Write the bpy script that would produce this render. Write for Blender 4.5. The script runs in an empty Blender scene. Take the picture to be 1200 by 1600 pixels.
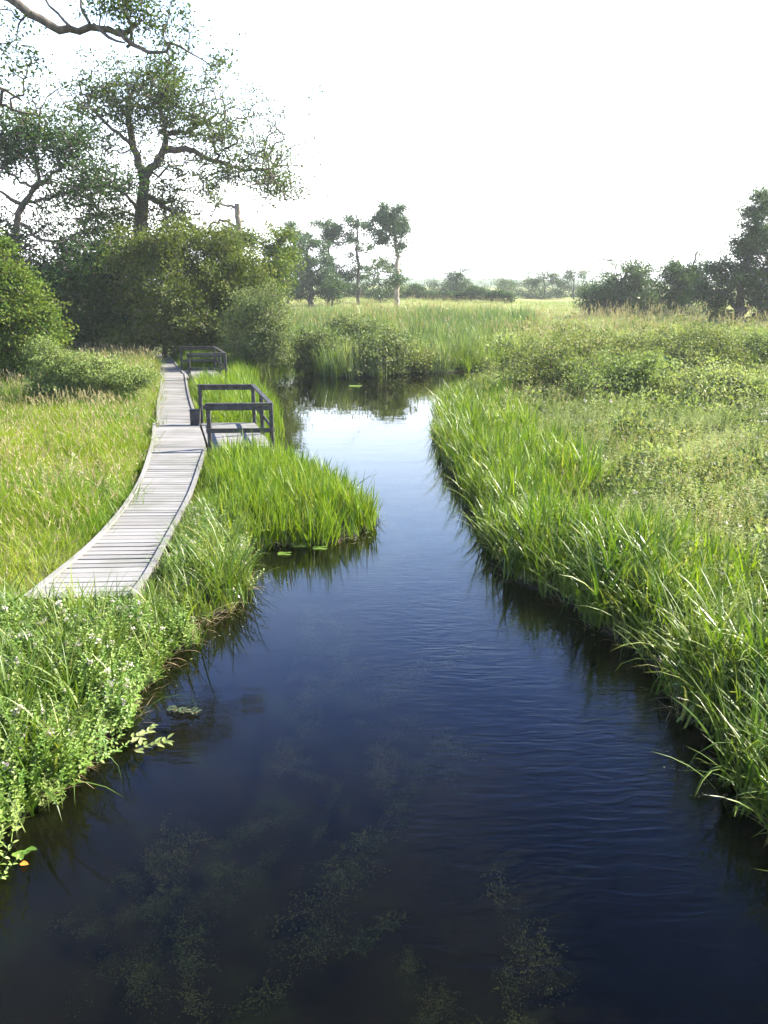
import bpy, math, random
import numpy as np
from mathutils import Vector

R = np.random.default_rng(7)
random.seed(7)
scene = bpy.context.scene
COL = scene.collection

# ------------------------------------------------------------------ camera
F, PITCH, H = 1280.0, math.radians(15.7), 4.3
sp, cp = math.sin(PITCH), math.cos(PITCH)
cam_d = bpy.data.cameras.new('camera')
cam = bpy.data.objects.new('camera', cam_d)
COL.objects.link(cam)
cam.location = (0, 0, H)
cam.rotation_euler = (math.radians(90) - PITCH, 0, 0)
cam_d.sensor_fit = 'VERTICAL'
cam_d.sensor_height = 36.0
cam_d.lens = F / 1600 * 36
cam_d.clip_end = 5000
scene.camera = cam


def ray(px, py):
    cx, cy = (px - 600) / F, (800 - py) / F
    return np.array([cx, cp + cy * sp, -sp + cy * cp])


def on(px, py, z=0.0):               # survey a point of the photo on a horizontal level
    d = ray(px, py)
    t = (z - H) / d[2]
    return np.array([d[0] * t, d[1] * t, z])


def far(px, py, D):                  # survey a point of the photo at distance D
    d = ray(px, py)
    t = D / d[1]
    return np.array([d[0] * t, D, H + d[2] * t])


# ------------------------------------------------------------------ scene settings
scene.render.engine = 'CYCLES'
c = scene.cycles
c.use_denoising = True
c.max_bounces = 6
c.diffuse_bounces = 2
c.glossy_bounces = 3
c.transmission_bounces = 4
c.transparent_max_bounces = 8
c.volume_bounces = 0
c.caustics_reflective = False
c.caustics_refractive = False
c.sample_clamp_indirect = 6
c.use_adaptive_sampling = True
c.adaptive_threshold = 0.015
vs = scene.view_settings
vs.view_transform = 'Standard'
vs.look = 'None'
vs.gamma = 1.0
vs.exposure = 2.3

AZ, EL = math.radians(68), math.radians(39)
S = Vector((math.sin(AZ) * math.cos(EL), math.cos(AZ) * math.cos(EL), math.sin(EL)))
w = bpy.data.worlds.new('World')
scene.world = w
w.use_nodes = True
nt = w.node_tree
bg = nt.nodes['Background']
sky = nt.nodes.new('ShaderNodeTexSky')
sky.sky_type = 'NISHITA'
sky.sun_disc = False
sky.sun_elevation = EL
sky.sun_rotation = AZ
sky.air_density = 0.8
sky.dust_density = 0.4
sky.ozone_density = 5.0
hs = nt.nodes.new('ShaderNodeHueSaturation'); hs.inputs['Saturation'].default_value = 1.15; hs.inputs['Hue'].default_value = .512; hs.inputs['Value'].default_value = .55
nt.links.new(sky.outputs[0], hs.inputs['Color'])
# sky gradient added to whiten the horizon and colour the water's reflections
tcw = nt.nodes.new('ShaderNodeTexCoord'); sxw = nt.nodes.new('ShaderNodeSeparateXYZ')
nt.links.new(tcw.outputs['Generated'], sxw.inputs[0])
mpw = nt.nodes.new('ShaderNodeMapping'); mpw.inputs['Scale'].default_value = (1, 1, 4)
nt.links.new(tcw.outputs['Generated'], mpw.inputs[0])
now = nt.nodes.new('ShaderNodeTexNoise'); now.inputs['Scale'].default_value = 2.2; now.inputs['Detail'].default_value = 5
nt.links.new(mpw.outputs[0], now.inputs['Vector'])
adw = nt.nodes.new('ShaderNodeMath'); adw.operation = 'MULTIPLY_ADD'; adw.inputs[1].default_value = .22
nt.links.new(now.outputs['Fac'], adw.inputs[0]); nt.links.new(sxw.outputs[2], adw.inputs[2])
mrw = nt.nodes.new('ShaderNodeMapRange'); mrw.interpolation_type = 'SMOOTHSTEP'
mrw.inputs[1].default_value = 1.05; mrw.inputs[2].default_value = .80; mrw.inputs[3].default_value = 0; mrw.inputs[4].default_value = 1
nt.links.new(adw.outputs[0], mrw.inputs[0])
mxw = nt.nodes.new('ShaderNodeMix'); mxw.data_type = 'RGBA'
nt.links.new(mrw.outputs[0], mxw.inputs[0]); nt.links.new(hs.outputs[0], mxw.inputs[6]); rpw = nt.nodes.new('ShaderNodeValToRGB')
stops = ((.08, (.98, .99, 1.0)), (.20, (.64, .79, 1.0)), (.30, (.42, .62, 1.0)), (.46, (.15, .29, .76)), (.60, (.058, .125, .35)), (.80, (.018, .037, .08)))
while len(rpw.color_ramp.elements) < len(stops): rpw.color_ramp.elements.new(.5)
for e_, (p_, c_) in zip(rpw.color_ramp.elements, stops):
    e_.position = p_; e_.color = (*c_, 1)
nt.links.new(sxw.outputs[2], rpw.inputs[0])
mvw = nt.nodes.new('ShaderNodeVectorMath'); mvw.operation = 'SCALE'; mvw.inputs['Scale'].default_value = 8.0
nt.links.new(rpw.outputs[0], mvw.inputs[0]); nt.links.new(mvw.outputs[0], mxw.inputs[7])
nt.links.new(mxw.outputs[2], bg.inputs['Color'])

bg.inputs['Strength'].default_value = 0.085
sd = bpy.data.lights.new('sun', 'SUN')
sd.energy = 5.0
sd.angle = math.radians(0.53)
sd.color = (1.0, 0.93, 0.80)
so = bpy.data.objects.new('sun', sd)
COL.objects.link(so)
so.rotation_euler = S.to_track_quat('Z', 'Y').to_euler()
so.location = (20, 20, 60)


# ------------------------------------------------------------------ helpers
def tag(o, label=None, cat=None, group=None, kind=None):
    if label: o['label'] = label
    if cat: o['category'] = cat
    if group: o['group'] = group
    if kind: o['kind'] = kind
    return o


def mesh_obj(name, V, Fc, mat, parent=None, attr=None, smooth=False, link=True, loc=None):
    me = bpy.data.meshes.new(name)
    V = np.asarray(V, dtype=np.float64)
    if loc is not None: V = V - np.asarray(loc)
    if isinstance(Fc, np.ndarray):
        n, k = Fc.shape
        me.vertices.add(len(V))
        me.vertices.foreach_set('co', V.astype(np.float32).ravel())
        me.loops.add(n * k)
        me.loops.foreach_set('vertex_index', Fc.astype(np.int32).ravel())
        me.polygons.add(n)
        me.polygons.foreach_set('loop_start', np.arange(0, n * k, k, dtype=np.int32))
        me.update(calc_edges=True)
    else:
        me.from_pydata([tuple(v) for v in V], [], [tuple(int(i) for i in f) for f in Fc])
        me.update()
    if attr is not None:
        a = me.attributes.new('v', 'FLOAT', 'POINT')
        a.data.foreach_set('value', np.asarray(attr, dtype=np.float32))
    if smooth:
        me.polygons.foreach_set('use_smooth', np.ones(len(me.polygons), dtype=bool))
    me.materials.append(mat)
    o = bpy.data.objects.new(name, me)
    if link: COL.objects.link(o)
    if parent is not None: o.parent = parent
    if loc is not None and parent is None: o.location = loc
    return o


def empty(name, loc):
    o = bpy.data.objects.new(name, None)
    o.empty_display_size = 0.3
    COL.objects.link(o)
    o.location = loc
    return o


def smooth01(x):
    x = np.clip(x, 0, 1)
    return x * x * (3 - 2 * x)


def catmull(P, n=6):
    P = np.asarray(P, float)
    Q = np.vstack([2 * P[0] - P[1], P, 2 * P[-1] - P[-2]])
    out = []
    for i in range(len(P) - 1):
        a, b, c_, d = Q[i:i + 4]
        for t in np.linspace(0, 1, n, endpoint=False):
            out.append(.5 * (2 * b + (c_ - a) * t + (2 * a - 5 * b + 4 * c_ - d) * t ** 2 + (3 * b - a - 3 * c_ + d) * t ** 3))
    out.append(P[-1])
    return np.array(out)


def resample(P, n):
    P = np.asarray(P, float)
    s = np.r_[0, np.cumsum(np.linalg.norm(np.diff(P, axis=0), axis=1))]
    t = np.linspace(0, s[-1], n)
    return np.stack([np.interp(t, s, P[:, k]) for k in range(P.shape[1])], 1)


def poly_sd(x, y, poly):
    """signed distance to a closed polygon, negative inside"""
    x = np.asarray(x, float).ravel(); y = np.asarray(y, float).ravel()
    d2 = np.full(x.shape, 1e18); inside = np.zeros(x.shape, bool)
    n = len(poly)
    for i in range(n):
        ax, ay = poly[i]; bx, by = poly[(i + 1) % n]
        ex, ey = bx - ax, by - ay
        L = ex * ex + ey * ey + 1e-12
        t = np.clip(((x - ax) * ex + (y - ay) * ey) / L, 0, 1)
        d2 = np.minimum(d2, (x - ax - t * ex) ** 2 + (y - ay - t * ey) ** 2)
        cr = ((ay > y) != (by > y)) & (x < (bx - ax) * (y - ay) / (by - ay + 1e-15) + ax)
        inside ^= cr
    d = np.sqrt(d2)
    return np.where(inside, -d, d)


def sines(x, y, f, seed, n=5):
    r = np.random.default_rng(seed)
    s = 0
    for k in range(n):
        a = r.uniform(0, 2 * math.pi); ff = f * r.uniform(.6, 1.7)
        s = s + np.sin((x * math.cos(a) + y * math.sin(a)) * ff + r.uniform(0, 6.28))
    return s / n


# ------------------------------------------------------------------ materials
def new_mat(name):
    m = bpy.data.materials.new(name)
    m.use_nodes = True
    nt = m.node_tree
    nt.nodes.clear()
    return m, nt, nt.nodes, nt.links


def ramp(N, stops):
    r = N.new('ShaderNodeValToRGB')
    e = r.color_ramp.elements
    while len(e) < len(stops): e.new(0.5)
    for el, (p, col) in zip(e, stops):
        el.position = p
        el.color = (*col, 1)
    return r


def mathn(N, L, op, a, b=None):
    m = N.new('ShaderNodeMath'); m.operation = op
    for i, x in enumerate((a, b)):
        if x is None: continue
        if isinstance(x, (int, float)): m.inputs[i].default_value = x
        else: L.new(x, m.inputs[i])
    return m.outputs[0]


def leaf_mat(name, stops, trans=0.35, rough=0.45, spec=0.35, patch=0.0, patch_scale=0.25, inst=0.4, tcol=(1.15, 1.2, .55)):
    """colour from a per-leaf random, a per-plant random and a slow patchiness over the ground"""
    m, nt, N, L = new_mat(name)
    out = N.new('ShaderNodeOutputMaterial')
    at = N.new('ShaderNodeAttribute'); at.attribute_name = 'v'
    oi = N.new('ShaderNodeObjectInfo')
    v = mathn(N, L, 'MULTIPLY', at.outputs['Fac'], 1 - inst - patch)
    v = mathn(N, L, 'ADD', v, mathn(N, L, 'MULTIPLY', oi.outputs['Random'], inst))
    if patch > 0:
        g = N.new('ShaderNodeNewGeometry')
        no = N.new('ShaderNodeTexNoise'); no.inputs['Scale'].default_value = patch_scale; no.inputs['Detail'].default_value = 2
        L.new(g.outputs['Position'], no.inputs['Vector'])
        k = N.new('ShaderNodeMapRange'); k.inputs[1].default_value = .3; k.inputs[2].default_value = .7
        L.new(no.outputs['Fac'], k.inputs[0])
        v = mathn(N, L, 'ADD', v, mathn(N, L, 'MULTIPLY', k.outputs[0], patch))
    rp = ramp(N, stops)
    L.new(v, rp.inputs[0])
    p = N.new('ShaderNodeBsdfPrincipled')
    L.new(rp.outputs[0], p.inputs['Base Color'])
    p.inputs['Roughness'].default_value = rough
    p.inputs['Specular IOR Level'].default_value = spec
    t = N.new('ShaderNodeBsdfTranslucent')
    mx = N.new('ShaderNodeMix'); mx.data_type = 'RGBA'; mx.blend_type = 'MULTIPLY'; mx.inputs[0].default_value = 1
    L.new(rp.outputs[0], mx.inputs[6]); mx.inputs[7].default_value = (*tcol, 1)
    L.new(mx.outputs[2], t.inputs['Color'])
    ms = N.new('ShaderNodeMixShader'); ms.inputs[0].default_value = trans
    L.new(p.outputs[0], ms.inputs[1]); L.new(t.outputs[0], ms.inputs[2])
    L.new(ms.outputs[0], out.inputs['Surface'])
    return m


def solid_mat(name, c1, c2, scale=8, rough=0.8, bump=0.3, stretch=(1, 1, 1), detail=6, c3=None):
    m, nt, N, L = new_mat(name)
    out = N.new('ShaderNodeOutputMaterial')
    tc = N.new('ShaderNodeTexCoord')
    mp = N.new('ShaderNodeMapping'); mp.inputs['Scale'].default_value = stretch
    L.new(tc.outputs['Object'], mp.inputs[0])
    no = N.new('ShaderNodeTexNoise'); no.inputs['Scale'].default_value = scale; no.inputs['Detail'].default_value = detail
    L.new(mp.outputs[0], no.inputs['Vector'])
    stops = [(.3, c1), (.7, c2)] if c3 is None else [(.25, c1), (.55, c2), (.8, c3)]
    rp = ramp(N, stops)
    L.new(no.outputs['Fac'], rp.inputs[0])
    p = N.new('ShaderNodeBsdfPrincipled')
    p.inputs['Roughness'].default_value = rough
    p.inputs['Specular IOR Level'].default_value = 0.3
    L.new(rp.outputs[0], p.inputs['Base Color'])
    b = N.new('ShaderNodeBump'); b.inputs['Strength'].default_value = bump; b.inputs['Distance'].default_value = .03
    L.new(no.outputs['Fac'], b.inputs['Height']); L.new(b.outputs[0], p.inputs['Normal'])
    L.new(p.outputs[0], out.inputs['Surface'])
    return m


M = {}
M['reed'] = leaf_mat('reed_leaf', [(0, (.035, .085, .008)), (.4, (.10, .18, .010)), (.8, (.20, .27, .016)), (1, (.34, .32, .07))], trans=.42, rough=.45, spec=.35)
M['sedge'] = leaf_mat('sedge_leaf', [(0, (.03, .07, .010)), (.45, (.085, .15, .014)), (.72, (.18, .225, .035)), (.87, (.30, .30, .10)), (1, (.48, .44, .26))], trans=.36, rough=.42, spec=.4, patch=.2)
M['meadow'] = leaf_mat('meadow_grass', [(0, (.04, .11, .008)), (.35, (.11, .20, .010)), (.65, (.22, .28, .016)), (.88, (.32, .33, .04)), (1, (.34, .26, .07))], trans=.4, patch=.45, patch_scale=.35, inst=.25)
M['pale'] = leaf_mat('pale_grass', [(0, (.11, .20, .03)), (.5, (.22, .28, .07)), (1, (.40, .37, .17))], trans=.35, patch=.35, patch_scale=.3)
M['herb'] = leaf_mat('herb_leaf', [(0, (.06, .11, .028)), (.4, (.18, .235, .075)), (.75, (.31, .35, .15)), (1, (.45, .43, .26))], trans=.32, patch=.4, patch_scale=.4, inst=.25, rough=.7, spec=.15)
M['mint'] = leaf_mat('mint_leaf', [(0, (.07, .15, .025)), (.5, (.17, .27, .05)), (1, (.30, .35, .13))], trans=.35)
M['tall'] = leaf_mat('tall_reed_leaf', [(0, (.035, .075, .024)), (.45, (.10, .165, .05)), (.75, (.21, .25, .09)), (1, (.40, .36, .19))], trans=.38, rough=.4, patch=.4, patch_scale=.16, inst=.3)
M['bramble'] = leaf_mat('bramble_leaf', [(0, (.045, .08, .02)), (.5, (.14, .18, .05)), (.85, (.27, .28, .10)), (1, (.36, .29, .15))], trans=.28, inst=.15, rough=.7, spec=.15)
M['dock'] = leaf_mat('dock_leaf', [(0, (.02, .075, .025)), (1, (.05, .12, .04))], trans=.25, inst=.2)
M['oak'] = leaf_mat('oak_leaf', [(0, (.025, .055, .010)), (.6, (.065, .105, .014)), (1, (.14, .16, .025))], trans=.36, inst=.1, rough=.7, spec=.15)
M['dark'] = leaf_mat('dark_leaf', [(0, (.018, .048, .014)), (.6, (.04, .085, .02)), (1, (.08, .12, .028))], trans=.33, inst=.1, rough=.7, spec=.15)
M['sallow'] = leaf_mat('sallow_leaf', [(0, (.03, .06, .010)), (.5, (.085, .12, .018)), (1, (.19, .20, .045))], trans=.32, inst=.1, rough=.7, spec=.15)
M['hazel'] = leaf_mat('hazel_leaf', [(0, (.035, .09, .014)), (.5, (.09, .145, .02)), (1, (.21, .22, .05))], trans=.35, inst=.1, rough=.7, spec=.15)
M['willow'] = leaf_mat('willow_leaf', [(0, (.05, .09, .03)), (.5, (.13, .17, .06)), (1, (.25, .27, .13))], trans=.3, inst=.1, rough=.7, spec=.15)
M['pine'] = leaf_mat('pine_needles', [(0, (.025, .06, .024)), (.6, (.05, .10, .04)), (1, (.09, .14, .05))], trans=.3, inst=.15)
M['far'] = leaf_mat('far_leaf', [(0, (.03, .065, .02)), (.6, (.06, .11, .03)), (1, (.12, .16, .05))], trans=.3, inst=.3)
M['flower'] = leaf_mat('pale_petal', [(0, (.42, .34, .36)), (1, (.62, .58, .55))], trans=.3)
M['seed'] = leaf_mat('seed_head', [(0, (.26, .19, .09)), (1, (.42, .38, .22))], trans=.25)
M['dead'] = leaf_mat('dead_leaf', [(0, (.16, .11, .055)), (1, (.42, .33, .2))], trans=.25)
M['orange'] = leaf_mat('orange_leaf', [(0, (.6, .2, .03)), (1, (.7, .28, .05))], trans=.25)
M['weed'] = leaf_mat('waterweed_leaf', [(0, (.025, .06, .012)), (.55, (.07, .08, .035)), (.85, (.10, .10, .055)), (1, (.24, .21, .15))], trans=.1, inst=.5)
M['bark'] = solid_mat('bark', (.05, .042, .03), (.13, .11, .085), scale=6, stretch=(1, 1, .3), bump=.6)
M['bark_pale'] = solid_mat('pale_bark', (.16, .13, .10), (.34, .28, .22), scale=3, stretch=(1, 1, .3), bump=.5)
M['bark_far'] = solid_mat('far_bark', (.05, .045, .04), (.1, .085, .075), scale=3, stretch=(1, 1, .3), bump=.3)
M['rail'] = solid_mat('dark_stained_timber', (.012, .012, .013), (.06, .058, .055), scale=7, stretch=(1, 1, 1), bump=.25, rough=.62)
M['timber'] = solid_mat('old_timber', (.07, .062, .055), (.17, .155, .14), scale=6, bump=.3)


def plank_mat():
    m, nt, N, L = new_mat('weathered_planks')
    out = N.new('ShaderNodeOutputMaterial')
    at = N.new('ShaderNodeAttribute'); at.attribute_name = 'v'
    g = N.new('ShaderNodeNewGeometry')
    mp = N.new('ShaderNodeMapping'); mp.inputs['Scale'].default_value = (2.0, 26, 10)
    L.new(g.outputs['Position'], mp.inputs[0])
    n1 = N.new('ShaderNodeTexNoise'); n1.inputs['Scale'].default_value = 1.6; n1.inputs['Detail'].default_value = 6
    L.new(mp.outputs[0], n1.inputs['Vector'])
    n2 = N.new('ShaderNodeTexNoise'); n2.inputs['Scale'].default_value = 1.1; n2.inputs['Detail'].default_value = 5
    L.new(g.outputs['Position'], n2.inputs['Vector'])
    v = mathn(N, L, 'ADD', mathn(N, L, 'MULTIPLY', at.outputs['Fac'], .4), mathn(N, L, 'MULTIPLY', n1.outputs['Fac'], .6))
    rp = ramp(N, [(.1, (.115, .110, .104)), (.5, (.185, .180, .175)), (.85, (.24, .235, .23))])
    L.new(v, rp.inputs[0])
    mx = N.new('ShaderNodeMix'); mx.data_type = 'RGBA'
    r2 = ramp(N, [(.50, (0, 0, 0)), (.70, (.7, .7, .7))])
    L.new(n2.outputs['Fac'], r2.inputs[0]); L.new(r2.outputs[0], mx.inputs[0])
    L.new(rp.outputs[0], mx.inputs[6]); mx.inputs[7].default_value = (.125, .128, .105, 1)
    p = N.new('ShaderNodeBsdfPrincipled'); p.inputs['Roughness'].default_value = .62
    p.inputs['Specular IOR Level'].default_value = .35
    L.new(mx.outputs[2], p.inputs['Base Color'])
    b = N.new('ShaderNodeBump'); b.inputs['Strength'].default_value = .35; b.inputs['Distance'].default_value = .01
    L.new(n1.outputs['Fac'], b.inputs['Height']); L.new(b.outputs[0], p.inputs['Normal'])
    L.new(p.outputs[0], out.inputs['Surface'])
    return m


M['plank'] = plank_mat()


def ground_mat():
    m, nt, N, L = new_mat('soil_and_turf')
    out = N.new('ShaderNodeOutputMaterial')
    g = N.new('ShaderNodeNewGeometry')
    n1 = N.new('ShaderNodeTexNoise'); n1.inputs['Scale'].default_value = .6; n1.inputs['Detail'].default_value = 6
    L.new(g.outputs['Position'], n1.inputs['Vector'])
    near = ramp(N, [(.3, (.024, .034, .010)), (.7, (.06, .07, .02))])
    L.new(n1.outputs['Fac'], near.inputs[0])
    n2 = N.new('ShaderNodeTexNoise'); n2.inputs['Scale'].default_value = .05; n2.inputs['Detail'].default_value = 5
    L.new(g.outputs['Position'], n2.inputs['Vector'])
    fld = ramp(N, [(.35, (.13, .17, .045)), (.65, (.24, .23, .09))])
    L.new(n2.outputs['Fac'], fld.inputs[0])
    sx = N.new('ShaderNodeSeparateXYZ'); L.new(g.outputs['Position'], sx.inputs[0])
    k = N.new('ShaderNodeMapRange'); k.inputs[1].default_value = 70; k.inputs[2].default_value = 85
    L.new(sx.outputs[1], k.inputs[0])
    mx = N.new('ShaderNodeMix'); mx.data_type = 'RGBA'
    L.new(k.outputs[0], mx.inputs[0]); L.new(near.outputs[0], mx.inputs[6]); L.new(fld.outputs[0], mx.inputs[7])
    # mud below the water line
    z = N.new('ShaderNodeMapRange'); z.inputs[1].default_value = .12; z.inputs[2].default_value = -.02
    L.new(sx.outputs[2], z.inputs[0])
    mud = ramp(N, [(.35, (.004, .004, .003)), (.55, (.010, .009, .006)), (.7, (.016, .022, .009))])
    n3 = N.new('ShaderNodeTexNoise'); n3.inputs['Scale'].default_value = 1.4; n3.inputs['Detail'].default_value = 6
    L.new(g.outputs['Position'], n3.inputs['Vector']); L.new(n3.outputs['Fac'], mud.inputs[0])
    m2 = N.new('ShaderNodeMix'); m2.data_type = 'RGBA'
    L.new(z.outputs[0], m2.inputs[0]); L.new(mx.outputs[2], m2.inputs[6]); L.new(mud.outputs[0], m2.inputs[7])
    p = N.new('ShaderNodeBsdfPrincipled'); p.inputs['Roughness'].default_value = .9
    p.inputs['Specular IOR Level'].default_value = .15
    L.new(m2.outputs[2], p.inputs['Base Color'])
    b = N.new('ShaderNodeBump'); b.inputs['Strength'].default_value = .5; b.inputs['Distance'].default_value = .1
    L.new(n1.outputs['Fac'], b.inputs['Height']); L.new(b.outputs[0], p.inputs['Normal'])
    L.new(p.outputs[0], out.inputs['Surface'])
    return m


def water_mat():
    m, nt, N, L = new_mat('river_water')
    out = N.new('ShaderNodeOutputMaterial')
    g = N.new('ShaderNodeNewGeometry')

    def noise(scale, vec_scale, detail, rot=0.0, dist=0.0):
        mp = N.new('ShaderNodeMapping'); mp.inputs['Scale'].default_value = vec_scale
        mp.inputs['Rotation'].default_value = (0, 0, rot)
        L.new(g.outputs['Position'], mp.inputs[0])
        n = N.new('ShaderNodeTexNoise'); n.inputs['Scale'].default_value = scale; n.inputs['Detail'].default_value = detail
        n.inputs['Distortion'].default_value = dist
        L.new(mp.outputs[0], n.inputs['Vector'])
        return n.outputs['Fac']
    rip = noise(2.6, (1.1, 4.2, 1), 3.5, .16, .9)
    broad = noise(1.0, (.9, 1.6, 1), 2, -.2)
    patch = noise(.22, (1, .7, 1), 3)
    k = N.new('ShaderNodeMapRange'); k.inputs[1].default_value = .40; k.inputs[2].default_value = .62
    k.inputs[3].default_value = .08; k.inputs[4].default_value = 1
    L.new(patch, k.inputs[0])
    sx = N.new('ShaderNodeSeparateXYZ'); L.new(g.outputs['Position'], sx.inputs[0])
    ky = N.new('ShaderNodeMapRange'); ky.inputs[1].default_value = 18; ky.inputs[2].default_value = 8
    ky.inputs[3].default_value = .12; ky.inputs[4].default_value = 1
    L.new(sx.outputs[1], ky.inputs[0])
    kx = N.new('ShaderNodeMapRange'); kx.inputs[1].default_value = -1.2; kx.inputs[2].default_value = 2.2
    kx.inputs[3].default_value = .35; kx.inputs[4].default_value = 1.3
    L.new(sx.outputs[0], kx.inputs[0])
    amp = mathn(N, L, 'MULTIPLY', mathn(N, L, 'MULTIPLY', k.outputs[0], ky.outputs[0]), kx.outputs[0])
    h = mathn(N, L, 'ADD', mathn(N, L, 'MULTIPLY', rip, amp), mathn(N, L, 'MULTIPLY', broad, .5))
    b = N.new('ShaderNodeBump'); b.inputs['Strength'].default_value = 1.0; b.inputs['Distance'].default_value = .007
    L.new(h, b.inputs['Height'])
    dt = N.new('ShaderNodeVectorMath'); dt.operation = 'DOT_PRODUCT'
    L.new(g.outputs['Incoming'], dt.inputs[0]); L.new(b.outputs[0], dt.inputs[1])
    om = mathn(N, L, 'SUBTRACT', 1.0, mathn(N, L, 'ABSOLUTE', dt.outputs['Value']))
    fr = mathn(N, L, 'ADD', mathn(N, L, 'MULTIPLY', mathn(N, L, 'POWER', om, 5.0), .98), .02)
    gl = N.new('ShaderNodeBsdfGlossy'); gl.inputs['Roughness'].default_value = .02
    gl.inputs['Color'].default_value = (1, 1, 1, 1)
    L.new(b.outputs[0], gl.inputs['Normal'])
    tr = N.new('ShaderNodeBsdfTransparent'); tr.inputs['Color'].default_value = (.36, .37, .27, 1)
    ms = N.new('ShaderNodeMixShader')
    L.new(fr, ms.inputs[0]); L.new(tr.outputs[0], ms.inputs[1]); L.new(gl.outputs[0], ms.inputs[2])
    L.new(ms.outputs[0], out.inputs['Surface'])
    return m


# ------------------------------------------------------------------ the river's outline
left_edge = [(-4, -9), (-3.5, -2), (-3.1, 3)] + [tuple(on(*p)[:2]) for p in [
    (0, 1318), (35, 1275), (92, 1232), (126, 1172), (182, 1140), (198, 1090), (240, 1065), (254, 1035), (300, 1012),
    (318, 975), (372, 948), (390, 915), (372, 885), (392, 860), (470, 850), (500, 852), (560, 836), (583, 818), (560, 790),
    (500, 755), (440, 728), (432, 705), (436, 660), (425, 640), (402, 615), (398, 590), (405, 574), (440, 566)]]
back_edge = [tuple(on(*p)[:2]) for p in [(452, 560), (462, 556), (474, 572), (505, 587), (560, 591), (640, 584), (700, 582), (745, 579), (790, 577), (830, 579)]]
right_edge = [tuple(on(*p)[:2]) for p in [(800, 586), (745, 598), (708, 618), (690, 645), (686, 680), (702, 722), (735, 770), (752, 812), (770, 850), (800, 905),
    (850, 925), (905, 955), (945, 990), (1000, 1025), (1040, 1080), (1085, 1128), (1150, 1195), (1200, 1290)]] + [(3.7, 3), (4.2, -3), (4.6, -9)]
river = np.vstack([catmull(left_edge, 5), catmull(back_edge, 4), catmull(right_edge, 5)])
river = river + np.stack([sines(river[:, 0], river[:, 1], 2.2, 3), sines(river[:, 0], river[:, 1], 2.2, 4)], 1) * .10

# ------------------------------------------------------------------ boardwalk edges
DZ = 0.42
sec1L = catmull([on(*p, DZ)[:2] for p in [(38, 936), (85, 899), (130, 862), (165, 827), (196, 789), (219, 750), (232, 712), (238, 688), (240, 663)]], 5)
sec1R = catmull([on(*p, DZ)[:2] for p in [(208, 932), (230, 903), (253, 862), (278, 815), (301, 768), (316, 722), (322, 703), (318, 684), (311, 664)]], 5)
sec2L = catmull([on(*p, DZ)[:2] for p in [(246, 662.5), (246, 632), (251, 604), (250, 583)]], 5)
sec2R = catmull([on(*p, DZ)[:2] for p in [(311, 663.5), (303, 640), (295, 612), (290, 583)]], 5)
sec3L = catmull([on(*p, DZ)[:2] for p in [(250, 582.6), (248, 566), (244, 553)]], 5)
sec3R = catmull([on(*p, DZ)[:2] for p in [(288, 582.6), (272, 564), (258, 550)]], 5)
deck_poly = np.vstack([sec1L, sec2L, sec3L, sec3R[::-1], sec2R[::-1], sec1R[::-1]])
A1 = np.array([-4.22, 19.45]); U1 = np.array([1.52, .06]); V1 = np.array([-1.0, 3.7])
plat1 = np.array([A1, A1 + U1, A1 + U1 + V1, A1 + V1])
A2 = np.array([-8.10, 34.3])
plat2 = plat1 - A1 + A2


def d_river(x, y): return poly_sd(x, y, river)
def d_deck(x, y): return np.minimum(np.minimum(poly_sd(x, y, deck_poly), poly_sd(x, y, plat1)), poly_sd(x, y, plat2))


def height(x, y, d=None, dk=None):
    x = np.asarray(x, float).ravel(); y = np.asarray(y, float).ravel()
    if d is None: d = d_river(x, y)
    if dk is None: dk = d_deck(x, y)
    land = .03 + .22 * smooth01(d / .8) + .22 * smooth01((d - .8) / 4) + .12 * smooth01((d - 5) / 25)
    land = land + sines(x, y, .9, 11) * .06 * smooth01(d / 1.5) + sines(x, y, .25, 12) * .16 * smooth01(d / 6)
    # the right bank swells into low mounds, the far field rises a little
    land = land - .12 * smooth01((x - 4) / 8) * smooth01(d / 4)
    land = land + (.8 * smooth01((y - 70) / 110) + .9 * smooth01((y - 180) / 400)) * (.25 + .75 * smooth01((35 - x) / 30))
    land = np.where(dk < .9, np.minimum(land, .20 + .25 * smooth01(dk / .9)), land)
    bed = -.04 - .85 * smooth01(-d / 1.6) + sines(x, y, 1.7, 13) * .08 * smooth01(-d / 1.5)
    return np.where(d > 0, land, bed)


# ------------------------------------------------------------------ terrain
def axis(lo, hi, step, grow, end_lo, end_hi):
    a = list(np.arange(lo, hi + 1e-6, step)); s = step
    while a[-1] < end_hi:
        s *= grow; a.append(a[-1] + s)
    s = step
    while a[0] > end_lo:
        s *= grow; a.insert(0, a[0] - s)
    return np.array(a)


gx = axis(-13, 13, .16, 1.13, -1500, 1500)
gy = axis(-6, 46, .2, 1.12, -60, 2200)
GX, GY = np.meshgrid(gx, gy)
GZ = height(GX, GY)
nx, ny = len(gx), len(gy)
ii, jj = np.meshgrid(np.arange(nx - 1), np.arange(ny - 1))
a0 = (jj * nx + ii).ravel()
mesh_obj('ground', np.stack([GX.ravel(), GY.ravel(), GZ], 1), np.stack([a0, a0 + 1, a0 + nx + 1, a0 + nx], 1), ground_mat(), smooth=True)['kind'] = 'structure'

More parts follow.
